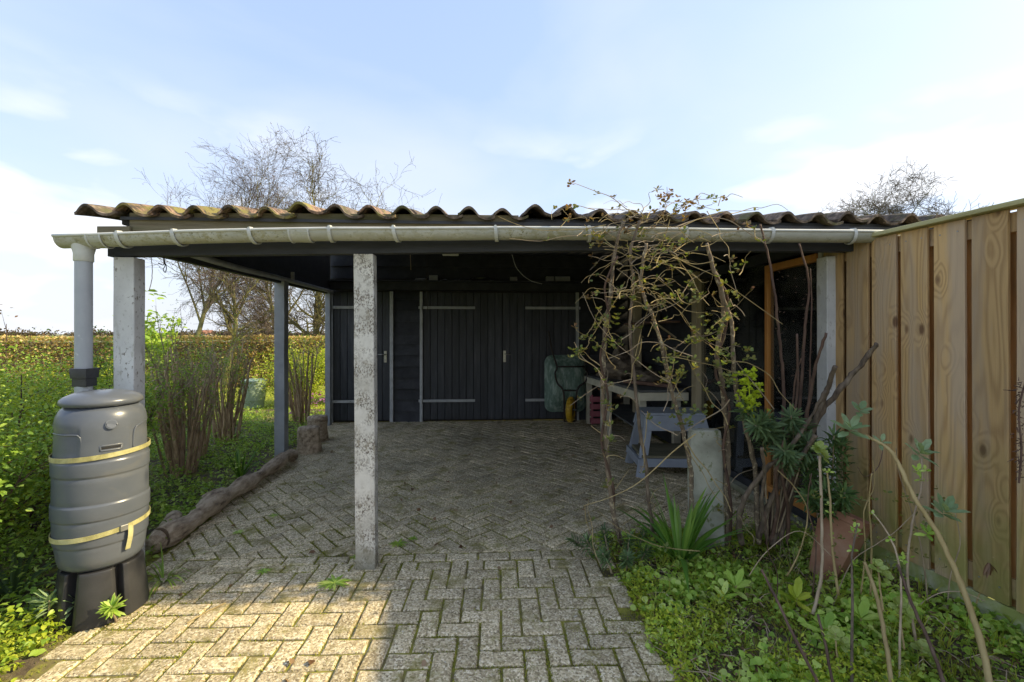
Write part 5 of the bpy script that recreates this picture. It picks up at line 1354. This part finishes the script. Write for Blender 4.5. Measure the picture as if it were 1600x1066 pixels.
# ------------------------------------------------------------------ single plants
def strap_plant(name, base, n, L, w, label, mat='l_strap', spread=0.5, bend=1.0, seed=0):
    rs = random.Random(seed); root = empty(name, base, label, 'plant')
    for k in range(n):
        a = rs.uniform(0, 2*PI); s_ = rs.uniform(0.15, 1)*spread; mb = MB()
        blade(mb, Vector(base) + Vector((math.cos(a)*.02, math.sin(a)*.02, 0)), (math.cos(a)*s_, math.sin(a)*s_, 1), L*rs.uniform(0.65, 1.1), w*rs.uniform(.8, 1.2), bend*rs.uniform(0.5, 1.5)*(0.4+s_))
        build(mb, 'strap_leaf', mat, root, smooth=True)
b = G(1063, 880, 0.03); strap_plant('strap_leaved_plant', (b.x, b.y, 0.02), 38, 0.50, 0.026, 'clump of long dark green strap leaves before the concrete stub', spread=0.75, bend=0.85, seed=4)
b = G(375, 748); strap_plant('strap_leaved_plant', (b.x, b.y, 0.0), 26, 0.34, 0.016, 'small clump of narrow upright leaves behind the log', spread=0.6, bend=0.7, seed=5)
b = G(262, 905); strap_plant('strap_leaved_plant', (b.x-0.02, b.y, -0.01), 40, 0.26, 0.006, 'tuft of fine drooping grass leaves beside the water butt stand', 'l_mid', 1.1, 2.0, 6)
b = G(22, 930); strap_plant('strap_leaved_plant', (b.x, b.y, 0.0), 16, 0.34, 0.02, 'tuft of broad sunlit leaves at the left edge of the picture', 'l_blue', 0.9, 1.0, 8)

def whorl(mb, c, d, n, L, w, up=0.5, rs=random, droop=0.3):
    d = Vector(d).normalized(); u = d.orthogonal().normalized(); v = d.cross(u)
    for k in range(n):
        a = 2.399*k + rs.uniform(-.2, .2); e = up*(1 - 0.9*k/n) if True else up
        o = (u*math.cos(a) + v*math.sin(a)); dd = (o + d*(1.2 - 1.5*(k/n))).normalized()
        p0 = Vector(c) - d*(0.35*L*k/n); LL = L*rs.uniform(0.75, 1.1)
        s_ = dd.cross(d).normalized() if dd.cross(d).length > 1e-3 else u; nn = s_.cross(dd)
        p1 = p0 + dd*LL*.35; p2 = p0 + dd*LL*.75 - Vector((0, 0, droop*LL*.08)); p3 = p0 + dd*LL - Vector((0, 0, droop*LL*.3))
        mb.add([p0, p1 - s_*w*.5, p2 - s_*w*.42, p3, p2 + s_*w*.42, p1 + s_*w*.5, (p1+p2)/2 - nn*w*.12], [(0,6,2,1), (0,5,4,6), (2,6,4,3)])
def spurge(name, stems, label, L=0.075, w=0.012, mat='l_blue', along=6, seed=0, stalk='twig', n=14, rad=0.006):
    """stems: list of point lists; whorls of narrow leaves near the top of each"""
    rs = random.Random(seed); root = empty(name, (stems[0][0][0], stems[0][0][1], 0), label, 'plant')
    for pts in stems:
        pth = smooth_path(pts, 6, 0.001); m = len(pth)
        build(MB().tube(pth, [rad*(1-0.5*i/m) for i in range(m)], 6), 'stem', stalk, root, smooth=True)
        mb = MB()
        for k in range(along):
            i = m-1-k*max(1, int(m*0.075)); i = max(1, i); d = pth[i]-pth[i-1]
            whorl(mb, pth[i], d, n if k == 0 else int(n*0.75), L*(1 - 0.04*k if k else 0.8), w, rs=rs)
        build(mb, 'leaf_tuft', mat, root)
    return root
Zv = 2.75
spurge('spurge', [
    [P(1200, 835, 2.9), P(1195, 740, 2.8), P(1190, 680, 2.75), P(1163, 640, 2.7)], [P(1205, 835, 2.9), P(1215, 740, 2.85), P(1215, 680, 2.75), P(1190, 655, 2.65)],
    [P(1210, 835, 2.9), P(1230, 750, 2.85), P(1240, 690, 2.8), P(1236, 650, 2.7)], [P(1212, 835, 2.9), P(1222, 760, 2.8), P(1232, 720, 2.7), P(1225, 705, 2.62)],
    [P(1215, 835, 2.9), P(1240, 760, 2.8), P(1255, 715, 2.75), P(1262, 690, 2.7)], [P(1205, 830, 2.9), P(1210, 740, 2.8), P(1205, 680, 2.7), P(1180, 665, 2.62)],
    [P(1210, 830, 2.9), P(1235, 740, 2.9), P(1245, 690, 2.85), P(1255, 665, 2.8)]], 'blue green spurge with drooping narrow leaves left of the bare pruned branches', 0.105, 0.013, along=9, n=18, seed=1)
spurge('spurge', [
    [P(1300, 860, 2.75), P(1310, 800, 2.7), P(1320, 770, 2.6)], [P(1285, 860, 2.8), P(1275, 790, 2.8), P(1262, 730, 2.75)], [P(1290, 860, 2.8), P(1288, 780, 2.8), P(1283, 725, 2.75)],
    [P(1295, 860, 2.8), P(1300, 760, 2.8), P(1303, 680, 2.7)], [P(1300, 860, 2.8), P(1315, 760, 2.8), P(1315, 690, 2.75)], [P(1295, 860, 2.8), P(1290, 800, 2.7), P(1262, 775, 2.6)],
    [P(1300, 860, 2.75), P(1300, 800, 2.7), P(1290, 765, 2.65)]], 'dark green spurge with star shaped tufts above the terracotta pot', 0.095, 0.013, mat='l_dark', along=7, n=18, seed=2)
b = G(970, 885); spurge('spurge', [[(b.x+dx, b.y+dy, 0), (b.x+dx*1.3, b.y+dy*1.2, .07), (b.x+dx*1.8, b.y+dy*1.4, h)] for dx, dy, h in ((-.12, 0, .17), (-.05, .05, .2), (.03, 0, .18), (-.08, -.08, .14), (.1, .06, .17), (0, -.1, .13), (.08, -.06, .15), (-.16, .08, .13))],
       'low blue green spurge at the corner of the bed beside the paving', 0.07, 0.010, along=6, seed=3)
b = G(177, 975); spurge('spurge', [[(b.x, b.y+.02, 0), (b.x, b.y, .05), (b.x+.005, b.y-.02, .10)]], 'small light green spurge seedling in front of the black stand', 0.075, 0.013, mat='l_cover', along=4, n=16, seed=4)
b = G(77, 985); spurge('spurge', [[(b.x+dx, b.y+dy, 0), (b.x+dx, b.y+dy, .06), (b.x+dx*1.5, b.y+dy, h)] for dx, dy, h in ((0, 0, .16), (.06, .05, .12), (-.05, .03, .12))], 'sunlit grey green spurge left of the black stand', 0.085, 0.014, mat='l_silver', along=4, seed=5)
# lime flower head of the spurge
fl = MB(); 
for k in range(110):
    t = k/110; c = P(1168 + random.gauss(0, 11)*(1-t*.1), 578 + 62*t + random.gauss(0, 3), 2.68 + random.gauss(0, .02))
    whorl(fl, c, (random.gauss(0, .4), -0.5, 1), 4, 0.018, 0.014)
fr = empty('spurge_flower', P(1168, 640, 2.68), 'lime yellow spurge flower head standing up in front of the dark glass', 'flower')
build(fl, 'flower_head', 'l_lime', fr, kind='stuff'); build(MB().tube(smooth_path([P(1190, 680, 2.7), P(1175, 640, 2.68), P(1168, 585, 2.68)], 5), 0.004, 6), 'stalk', 'l_lime', fr)
# dandelion in the paving and weeds
def rosette(px, py, n, L, w, mat, label, name='dandelion'):
    b = G(px, py); mb = MB(); rs = random.Random(px)
    for k in range(n):
        a = 2*PI*k/n + rs.uniform(-.2, .2); blade(mb, (b.x, b.y, 0.0), (math.cos(a), math.sin(a), 0.45), L*rs.uniform(.7, 1.1), w, 0.6, 5)
    return thing(mb, name, mat, label, 'weed', smooth=True)
rosette(523, 912, 16, 0.105, 0.016, 'l_cover', 'green dandelion rosette in the sunlit paving left of the speckled post')
rosette(622, 850, 12, 0.08, 0.012, 'l_mid', 'dark dandelion rosette in the shaded paving just right of the speckled post')
rosette(645, 842, 9, 0.05, 0.010, 'l_mid', 'tiny weed in the shaded paving behind the dark dandelion')
rosette(1396-470, 870, 9, 0.06, 0.010, 'l_mid', 'small weed at the paving corner beside the low spurge')
for (px, py, lab) in ((558, 870, 'little green weed at the left foot of the speckled post'), (412, 893, 'little weed in the paving joint between the log and the speckled post'), (428, 806, 'small weed in the shed floor right of the log'), (372, 832, 'leafy weed on the soil at the near end of the log')):
    rosette(px, py, 10, 0.05, 0.010, 'l_cover', lab)
b = P(0, 0, 1)
# dry stalk and small dark leaf on the paving
sa, sb = G(292, 976), G(352, 944); thing(MB().tube([(sa.x, sa.y, 0.006), ((sa.x+sb.x)/2, (sa.y+sb.y)/2, 0.012), (sb.x, sb.y, 0.006)], 0.0035, 6), 'dry_stalk', 'straw', 'pale dry stalk lying on the sunlit paving right of the water butt', 'stalk')
DL = [G(px, py) for px, py in ((608, 790), (625, 786), (652, 798), (660, 789), (672, 797), (704, 796), (678, 812), (752, 779), (788, 785), (876, 782), (918, 783), (915, 797), (803, 741), (646, 767), (862, 826), (730, 838), (700, 740), (840, 760), (560, 800), (500, 815))] + [Vector((random.uniform(-2.0, 2.2), random.uniform(2.9, 7.2), 0)) for _ in range(50)] + [Vector((random.uniform(-1.8, .7), random.uniform(1.7, 2.9), 0)) for _ in range(8)]
V, Fq = leaves(np.array([(g.x + random.gauss(0, .012), g.y + random.gauss(0, .012), 0.006) for g in DL for _ in range(1)]), 0.038, 0.6, 0.15)
build(MB().arr(V, Fq), 'fallen_leaves', 'l_dead', kind='stuff', label='small brown dead leaves scattered over the brick floor of the shed', cat='leaf litter')

# ------------------------------------------------------------------ climbing vine
vine = empty('climbing_vine', G(1040, 850), 'half bare honeysuckle climbing over the gutter in a tangle of pale stems', 'climber')
def vstem(pts, r0, r1, mat='lichbark', z0=3.0, z1=2.62, name='stem', parent=vine, base=None):
    n = len(pts); w = [P(px, py, z0 + (z1-z0)*(i/(n-1))) for i, (px, py) in enumerate(pts)]
    pth = smooth_path(w, 6, r0*0.16); m = len(pth)
    build(rough_tube(pth, [r0 + (r1-r0)*i/m for i in range(m)], 9, r0*0.35, 30), name, mat, parent, smooth=True); return pth
stems = []
stems.append(vstem([(972, 850), (964, 827), (956, 790), (949, 722), (943, 643), (943, 575), (947, 504), (953, 466), (960, 395), (975, 345)], 0.018, 0.010, 'lichbark', 3.05))
stems.append(vstem([(972, 852), (960, 800), (958, 760), (940, 690), (950, 620), (938, 560), (952, 500), (945, 450), (965, 400)], 0.009, 0.006, 'darkcane', 3.02))
stems.append(vstem([(1020, 850), (1019, 820), (1013, 779), (1009, 722), (1001, 680), (994, 620), (988, 560), (984, 504), (990, 444), (985, 395), (1000, 345)], 0.0125, 0.008, 'bark', 3.05))
stems.append(vstem([(1082, 850), (1080, 800), (1080, 740), (1071, 691), (1061, 650), (1046, 598), (1035, 545), (1020, 496), (1001, 444), (1010, 380)], 0.016, 0.009, 'lichbark', 3.05))
stems.append(vstem([(1136, 865), (1137, 800), (1136, 755), (1138, 699), (1133, 643), (1127, 590), (1120, 549), (1129, 504), (1127, 455), (1114, 418), (1105, 380)], 0.018, 0.010, 'lichbark', 3.05))
stems.append(vstem([(1138, 865), (1142, 790), (1130, 700), (1140, 640), (1118, 580), (1132, 520), (1138, 470), (1120, 430)], 0.010, 0.006, 'darkcane', 3.02))
stems.append(vstem([(1186, 850), (1182, 774), (1180, 736), (1174, 706), (1163, 658), (1151, 613), (1146, 568), (1144, 511), (1133, 474), (1125, 440)], 0.017, 0.010, 'lichbark', 2.95))
rv = random.Random(17); tips = []
TG = [MB() for _ in range(6)]
def loose(a, b, sag, r, k, zj=0.08):       # thin shoot from picture point a to b
    z = 2.62 + rv.uniform(-zj, zj)
    n = 5; pts = []
    for i in range(n+1):
        t = i/n; pts.append(P(a[0]+(b[0]-a[0])*t + rv.gauss(0, 3), a[1]+(b[1]-a[1])*t + sag*4*t*(1-t) + rv.gauss(0, 2), z + 0.06*math.sin(t*PI)))
    pth = smooth_path(pts, 3); m = len(pth); TG[k % 6].tube(pth, [r*(1-0.55*i/m) for i in range(m)], 5, cap=False)
    return pth
paths = []
for k in range(64):      # the tangle under the gutter
    x = rv.gauss(1015, 38); y = rv.uniform(372, 470); a = rv.uniform(-0.9, 0.9) + (PI if rv.random() < .5 else 0); L = rv.uniform(35, 85)
    p = loose((x, y), (x+math.cos(a)*L, y+math.sin(a)*L*0.7), rv.uniform(-18, 14), rv.uniform(.0014, .0032), k); paths.append(p)
for k in range(26):       # wider arcs down the stems
    x = rv.uniform(940, 1140); y = rv.uniform(440, 600); L = rv.uniform(40, 120); a = rv.uniform(-1.2, 1.2) + rv.choice((0, PI))
    paths.append(loose((x, y), (x+math.cos(a)*L*.8, y+math.sin(a)*L), rv.uniform(-14, 14), rv.uniform(.0013, .0024), k))
for k in range(34):       # over the gutter and onto the tiles
    x = rv.gauss(1000, 70); y = rv.uniform(318, 372); L = rv.uniform(30, 100); a = rv.uniform(-.7, .5) + rv.choice((0, PI))
    paths.append(loose((x, y), (x+math.cos(a)*L, y+math.sin(a)*L*.6), -rv.uniform(0, 16), rv.uniform(.0014, .0026), k, .05))
fixed = [((1040, 350), (1042, 345), 0), ]
long_ = [((995, 340), (891, 285), -8), ((930, 330), (880, 328), -4), ((1000, 335), (1018, 300), -2), ((1018, 300), (1038, 298), -3), ((1030, 340), (1044, 292), 2), ((1045, 335), (1072, 318), 0), ((1140, 335), (1228, 324), -6),
         ((1060, 350), (1195, 380), -22), ((1165, 350), (1192, 378), -6), ((1045, 345), (1012, 420), 0), ((1015, 348), (790, 372), 10), ((950, 352), (780, 338), 14), ((1060, 360), (1185, 330), -12),
         ((1046, 598), (906, 456), 20), ((905, 548), (946, 590), 2), ((940, 570), (905, 545), 0), ((897, 540), (945, 600), -2), ((1055, 420), (1110, 480), -10), ((1045, 400), (1220, 510), -14),
         ((1082, 560), (946, 560), -24), ((1035, 558), (1165, 590), -8), ((1140, 660), (1075, 560), 6), ((1138, 625), (1060, 680), 6), ((1088, 676), (916, 790), 14), ((916, 790), (935, 840), 22), ((1060, 680), (1000, 640), 8), ((1150, 430), (1170, 395), 0),
         ((1073, 690), (1150, 800), 0), ((1150, 800), (1180, 850), 0), ((1072, 700), (1135, 790), 6), ((1160, 500), (1117, 470), -4), ((1130, 400), (1155, 470), -20), ((1108, 330), (1140, 400), 0), ((941, 500), (916, 548), 0), ((1040, 640), (1052, 545), 8), ((1060, 620), (1020, 500), -6),
         ((1130, 560), (1240, 640), -20), ((1140, 470), (1165, 492), 0), ((1110, 540), (1140, 562), 0), ((1010, 640), (1000, 740), 0), ((958, 640), (950, 700), 0), ((930, 870), (916, 780), -10), ((1095, 860), (935, 800), 20), ((1210, 640), (1085, 520), -20)]
for k, (a, b, s_) in enumerate(long_): paths.append(loose(a, b, s_, 0.0040 if k in (7, 22, 23, 27) else 0.0028, k, .04))
# shoots down the climbing stems
for st_ in stems[:6]:
    for k in range(9):
        p = st_[rv.randint(4, len(st_)-6)]; e = p + Vector((rv.gauss(0, .10), rv.gauss(-.02, .04), rv.uniform(-.03, .16)))
        pth = smooth_path([p, p.lerp(e, .5)+Vector((rv.gauss(0, .02), 0, .02)), e], 3); TG[k % 6].tube(pth, [.003-.002*i/len(pth) for i in range(len(pth))], 5, cap=False); paths.append(pth)
for m_ in TG: build(m_, 'tangled_shoots', rv.choice(['twig', 'twig', 'straw']), vine, kind='stuff')
LF = MB(); LD = MB()
for p in paths:
    for q in p[2:]:
        if rv.random() < 0.10:
            top = q.z > 2.06
            whorl(LD if (top and rv.random() < .55) or rv.random() < .1 else LF, q + Vector((rv.gauss(0, .008), rv.gauss(0, .01), rv.gauss(0, .008))), (rv.gauss(0, .5), rv.gauss(0, .5), 1), rv.choice((2, 3, 4, 5)), rv.uniform(.020, .036), .017, rs=rv)
for (cx_, cy_2, n_, s_) in ((1128, 500, 14, 14), (1125, 560, 16, 12), (1133, 600, 10, 10), (945, 500, 12, 10), (955, 540, 8, 10), (1045, 570, 14, 16), (1065, 585, 9, 12), (1068, 655, 12, 12), (950, 640, 5, 8), (905, 548, 10, 8), (1075, 450, 8, 20), (1000, 470, 10, 24), (950, 690, 6, 8), (950, 760, 4, 8), (1140, 440, 10, 10), (1030, 310, 6, 6), (1043, 305, 8, 8), (891, 285, 3, 3), (1072, 320, 5, 5), (1082, 530, 10, 10), (1085, 640, 5, 8), (1172, 550, 8, 8), (1100, 640, 5, 7)):
    for k in range(n_):
        q = P(cx_+rv.gauss(0, s_), cy_2+rv.gauss(0, s_), 2.6 + rv.gauss(0, .05)); whorl(LD if cy_2 < 330 else LF, q, (rv.gauss(0, .5), rv.gauss(0, .5), 1), rv.choice((2, 3, 4)), rv.uniform(.022, .036), .018, rs=rv)
build(LF, 'leaves', 'l_vine', vine, kind='stuff'); build(LD, 'young_leaves', 'l_bud', vine, kind='stuff')

# rose canes and pruned woody shrub in front of the glazing
rose = empty('rose_bush', G(1205, 850), 'tall bare rose canes rising in front of the dark glazing beside the white post', 'rose')
for pts, r0, r1, mt in (([(1198, 850), (1218, 720), (1225, 628), (1221, 560), (1215, 504), (1210, 455), (1198, 391), (1188, 350)], .012, .005, 'darkcane'),
                    ([(1205, 850), (1240, 700), (1252, 599), (1256, 535), (1260, 490), (1264, 441), (1249, 381)], .011, .005, 'darkcane'),
                    ([(1210, 850), (1240, 740), (1262, 640), (1266, 560), (1268, 470), (1266, 420)], .006, .003, 'darkcane'),
                    ([(1205, 850), (1230, 720), (1245, 620), (1245, 522)], .009, .006, 'darkcane'),
                    ([(1215, 850), (1225, 740), (1238, 640), (1243, 590), (1252, 560)], .008, .004, 'darkcane')):
    vstem(pts, r0, r1, mt, 2.95, 2.75, 'cane', rose)
tn_ = MB()
for k in range(90):
    p = P(rv.choice((1212, 1222, 1256, 1262, 1245))+rv.gauss(0, 4), rv.uniform(420, 700), 2.8); tn_.tube([p, p+Vector((rv.choice((-1, 1))*.012, 0, .006))], [.0025, .0004], 4, cap=False)
build(tn_, 'thorns', 'darkcane', rose, kind='stuff')
pr = empty('pruned_bush', G(1212, 856), 'old pruned bush with thick dark cut branches leaning towards the fence', 'bush')
for pts, r0, r1, mt in (([(1205, 850), (1240, 735), (1264, 674), (1290, 636), (1327, 591), (1350, 565), (1369, 537)], .024, .011, 'bark'),
                    ([(1215, 850), (1250, 730), (1279, 645), (1294, 603), (1305, 572)], .018, .013, 'bark'),
                    ([(1200, 850), (1245, 730), (1264, 629), (1275, 569), (1291, 521)], .014, .007, 'darkcane'),
                    ([(1186, 840), (1200, 793), (1223, 745), (1253, 711), (1275, 680)], .019, .012, 'bark'),
                    ([(1159, 850), (1155, 816), (1163, 779), (1195, 735), (1223, 711), (1262, 660), (1290, 610)], .020, .009, 'bark'),
                    ([(1205, 848), (1215, 790), (1212, 740), (1225, 690)], .012, .008, 'darkcane'),
                    ([(1200, 848), (1190, 790), (1195, 740), (1190, 700)], .012, .008, 'bark'),
                    ([(1230, 850), (1232, 800), (1222, 740), (1230, 700)], .011, .008, 'darkcane')):
    vstem(pts, r0, r1, mt, 2.92, 2.62, 'branch', pr)

# foreground stems in the right hand bed
def stalk(pts, r0, r1, mat, z0, z1, label, leafs=None, name='bare_stalk', cat='stalk', lm='l_cover', tuft=None):
    pts2 = [P(px, py, z0+(z1-z0)*i/(len(pts)-1)) for i, (px, py) in enumerate(pts)]
    root = empty(name, pts2[0], label, cat); pth = smooth_path(pts2, 6, r0*.12); m = len(pth)
    build(rough_tube(pth, [r0+(r1-r0)*i/m for i in range(m)], 9, r0*.25, 40), 'stem', mat, root, smooth=True)
    if leafs:
        mb = MB()
        for k in range(leafs): 
            q = pth[rv.randint(int(m*.3), m-1)] + Vector((rv.gauss(0, .012), rv.gauss(0, .012), 0)); whorl(mb, q, (rv.gauss(0, .6), rv.gauss(0, .6), 1), 3, .025, .012, rs=rv)
        build(mb, 'leaves', lm, root)
    if tuft:
        for (px, py, zz, n, L, w, tm) in tuft:
            mb = MB(); whorl(mb, P(px, py, zz), (rv.gauss(0, .2), -.5, 1), n, L, w, rs=rv); build(mb, 'leaf_tuft', tm, root)
    return root
stalk([(1552, 1090), (1530, 996), (1500, 910), (1463, 831), (1425, 771), (1399, 715), (1375, 692), (1350, 680)], .0125, .006, 'straw', 1.75, 2.25, 'thick bent straw coloured stalk with rosettes of oval leaves in front of the fence', None, 'bent_shrub', 'shrub',
      tuft=[(1330, 668, 2.25, 11, .095, .034, 'l_silver'), (1345, 640, 2.25, 6, .07, .03, 'l_silver'), (1440, 705, 2.15, 10, .085, .032, 'l_silver'), (1478, 798, 2.0, 12, .085, .032, 'l_silver'), (1378, 690, 2.2, 5, .05, .02, 'l_silver'), (1450, 832, 2.0, 7, .05, .02, 'l_cover'), (1435, 735, 2.1, 6, .04, .016, 'l_cover')])
stalk([(1430, 1000), (1418, 900), (1425, 820), (1440, 760), (1440, 715)], .006, .003, 'twig', 1.95, 2.12, 'thin upright twig beside the bent straw stalk', 8)
stalk([(1395, 1090), (1384, 1004), (1369, 929), (1350, 878)], .0085, .007, 'straw', 1.72, 1.95, 'smooth cut pale brown stalk leaning left in the foreground bed')
stalk([(1482, 1090), (1455, 1011), (1425, 944), (1403, 882)], .0075, .005, 'darkcane', 1.70, 1.9, 'reddish bare stalk rising from the lower right of the bed')
stalk([(1290, 1090), (1238, 989), (1215, 940), (1190, 890)], .0065, .005, 'darkcane', 1.72, 1.95, 'long brown cane leaning left across the middle of the bed')
stalk([(1331, 1090), (1331, 1000), (1332, 930), (1331, 870), (1340, 820)], .0062, .003, 'bark', 1.78, 1.95, 'upright dark twig in the middle of the foreground bed', 10)
stalk([(1305, 1090), (1290, 1010), (1278, 960)], .006, .004, 'darkcane', 1.72, 1.82, 'short dark cane at the bottom of the foreground bed', 3)
stalk([(1270, 960), (1283, 900), (1284, 816), (1281, 712)], .0085, .006, 'twig', 2.25, 2.45, 'upright hellebore stem topped with pale green flowers', None, 'hellebore', 'flower', tuft=[(1281, 700, 2.45, 12, .045, .035, 'l_hell'), (1288, 712, 2.45, 8, .04, .03, 'l_hell')])
stalk([(1310, 930), (1300, 850), (1297, 780), (1292, 735)], .007, .004, 'straw', 2.3, 2.45, 'slender stem close right of the tall hellebore stem', 5)
stalk([(1405, 1090), (1406, 1000), (1408, 920), (1402, 870), (1385, 830), (1362, 800)], .005, .003, 'twig', 1.85, 2.1, 'curved thin twig arching over the terracotta pot', 6)
for (px, py, lab) in ((1405, 945, 'pale green hellebore flower head nearest the fence foot'), (1372, 885, 'small pale hellebore flower beside the cut pale stalk'), (1440, 1010, 'pale hellebore flower low at the right of the bed'), (1305, 990, 'pale green hellebore flower in the bottom middle of the bed')):
    p = P(px, py, 1.95)
    stalk([(px+8, py+70), (px+3, py+35), (px, py)], .004, .003, 'straw', 1.9, 1.95, lab, None, 'hellebore', 'flower', tuft=[(px, py, 1.95, 7, .040, .032, 'l_hell'), (px+14, py+16, 1.95, 6, .036, .028, 'l_hell')])
# big leaves in the bed
for i, (px, py, n, L, lab) in enumerate(((1150, 945, 9, .10, 'broad leaved light green plant in the left half of the bed'), (1130, 960, 7, .08, 'smaller light green seedling left of the broad leaved plant'), (1245, 960, 12, .11, 'cluster of broad light green leaves in the middle of the bed'), (1345, 1000, 10, .11, 'broad green leaves at the foot of the upright dark twig'), (1290, 1010, 8, .1, 'broad leaves low in the centre of the bed'))):
    g = G(px, py); mb = MB(); root = empty('broad_leaved_plant', (g.x, g.y, 0.05), lab, 'plant')
    whorl(mb, (g.x, g.y, zright(g.x, g.y)+.07), (0, -.2, 1), n, L, L*.36, rs=rv); build(mb, 'leaves', 'l_cover' if i != 2 else 'l_bright', root)
    build(MB().tube([(g.x, g.y, 0.0), (g.x, g.y, zright(g.x, g.y)+.07)], .003, 5), 'stem', 'straw', root)
# thin weeds and seedheads near the vine foot
for (px, py, n, L, lab) in ((1150, 830, 26, .13, 'wiry seedlings round the foot of the concrete stub'), (1260, 880, 30, .14, 'wiry seedlings between the pruned bush and the pot'), (1100, 1010, 22, .09, 'fine leaved seedlings beside the paving edge in front')):
    g = G(px, py); mb = MB(); S = MB(); root = empty('seedlings', (g.x, g.y, 0), lab, 'plant')
    for k in range(n):
        x, yy = g.x+rv.gauss(0, .13), g.y+rv.gauss(0, .08); zt_ = zright(x, yy); h_ = L*rv.uniform(.5, 1.5)
        S.tube([(x, yy, zt_), (x+rv.gauss(0, .02), yy, zt_+h_*.5), (x+rv.gauss(0, .03), yy, zt_+h_)], [.0016, .0012, .0006], 4, cap=False)
        for q in range(4): whorl(mb, (x+rv.gauss(0, .01), yy, zt_+h_*(.3+.2*q)), (rv.gauss(0, .5), rv.gauss(0, .5), 1), 3, .02, .008, rs=rv)
    build(mb, 'leaves', 'l_cover', root, kind='stuff'); build(S, 'stems', 'twig', root, kind='stuff')
# dark dried twig hanging at the right edge
mb = MB(); base_ = P(1590, 600, 2.0)
for k in range(60):
    p = P(1592+rv.gauss(0, 5), 595 + k*2.6, 2.02); mb.tube([p, p+Vector((rv.gauss(0, .02), rv.gauss(0, .01), rv.gauss(0, .015)))], [.003, .001], 4, cap=False)
mb.tube(smooth_path([P(1605, 590, 2.02), P(1592, 640, 2.02), P(1596, 700, 2.02), P(1592, 755, 2.02)], 4), .004, 5)
thing(mb, 'dried_plant', 'darkcane', 'dark dried plant stalk in front of the fence at the right picture edge', 'plant')

# more dry stems and last year's growth round the pot
ds = empty('dry_bush', G(1400, 930), 'loose dry brown stems and thin loops tangled between the pot and the fence', 'bush')
for pts, r0, r1, mt in (([(1450, 940), (1440, 860), (1425, 800), (1405, 740), (1400, 700)], .0035, .002, 'twig'), ([(1360, 930), (1362, 850), (1358, 790), (1362, 740)], .005, .003, 'straw'),
                    ([(1345, 930), (1352, 860), (1350, 800), (1366, 760), (1364, 720)], .004, .002, 'straw'), ([(1230, 900), (1250, 860), (1262, 800), (1240, 760), (1215, 735)], .004, .002, 'straw'),
                    ([(1300, 950), (1330, 880), (1370, 850), (1400, 830), (1430, 800)], .0028, .0016, 'twig'), ([(1170, 900), (1200, 860), (1250, 830), (1300, 870)], .0022, .0014, 'twig'),
                    ([(1480, 960), (1485, 900), (1500, 850), (1492, 800)], .0035, .002, 'twig'), ([(1270, 930), (1275, 850), (1262, 790), (1268, 740)], .004, .002, 'darkcane'),
                    ([(1210, 960), (1215, 900), (1200, 860), (1195, 800)], .003, .002, 'darkcane'), ([(1380, 700), (1372, 730), (1352, 745), (1340, 730)], .002, .0012, 'darkcane'),
                    ([(1515, 980), (1530, 930), (1548, 900), (1552, 870)], .004, .002, 'straw'), ([(1420, 960), (1460, 930), (1500, 925), (1540, 940)], .003, .002, 'twig')):
    vstem(pts, r0, r1, mt, 2.35, 2.25, 'stem', ds)
mb = MB()
for k in range(70):
    q = P(rv.uniform(1240, 1480), rv.uniform(760, 900), rv.uniform(2.2, 2.4)); whorl(mb, q, (rv.gauss(0, .7), rv.gauss(0, .7), 1), 3, .022, .012, rs=rv)
build(mb, 'leaves', 'l_vine', ds, kind='stuff')
cl = MB(); base_ = P(1545, 880, 2.15)
for k in range(9):
    a = k*0.75; d = Vector((math.cos(a)*.5, .2*math.sin(k), -1 if k % 2 else -.3)); blade(cl, base_, d, .07, .012, 1.2, 5)
thing(cl, 'dried_leaf', 'l_dead', 'curled pale dry leaf hanging on a stem before the fence foot', 'leaf')
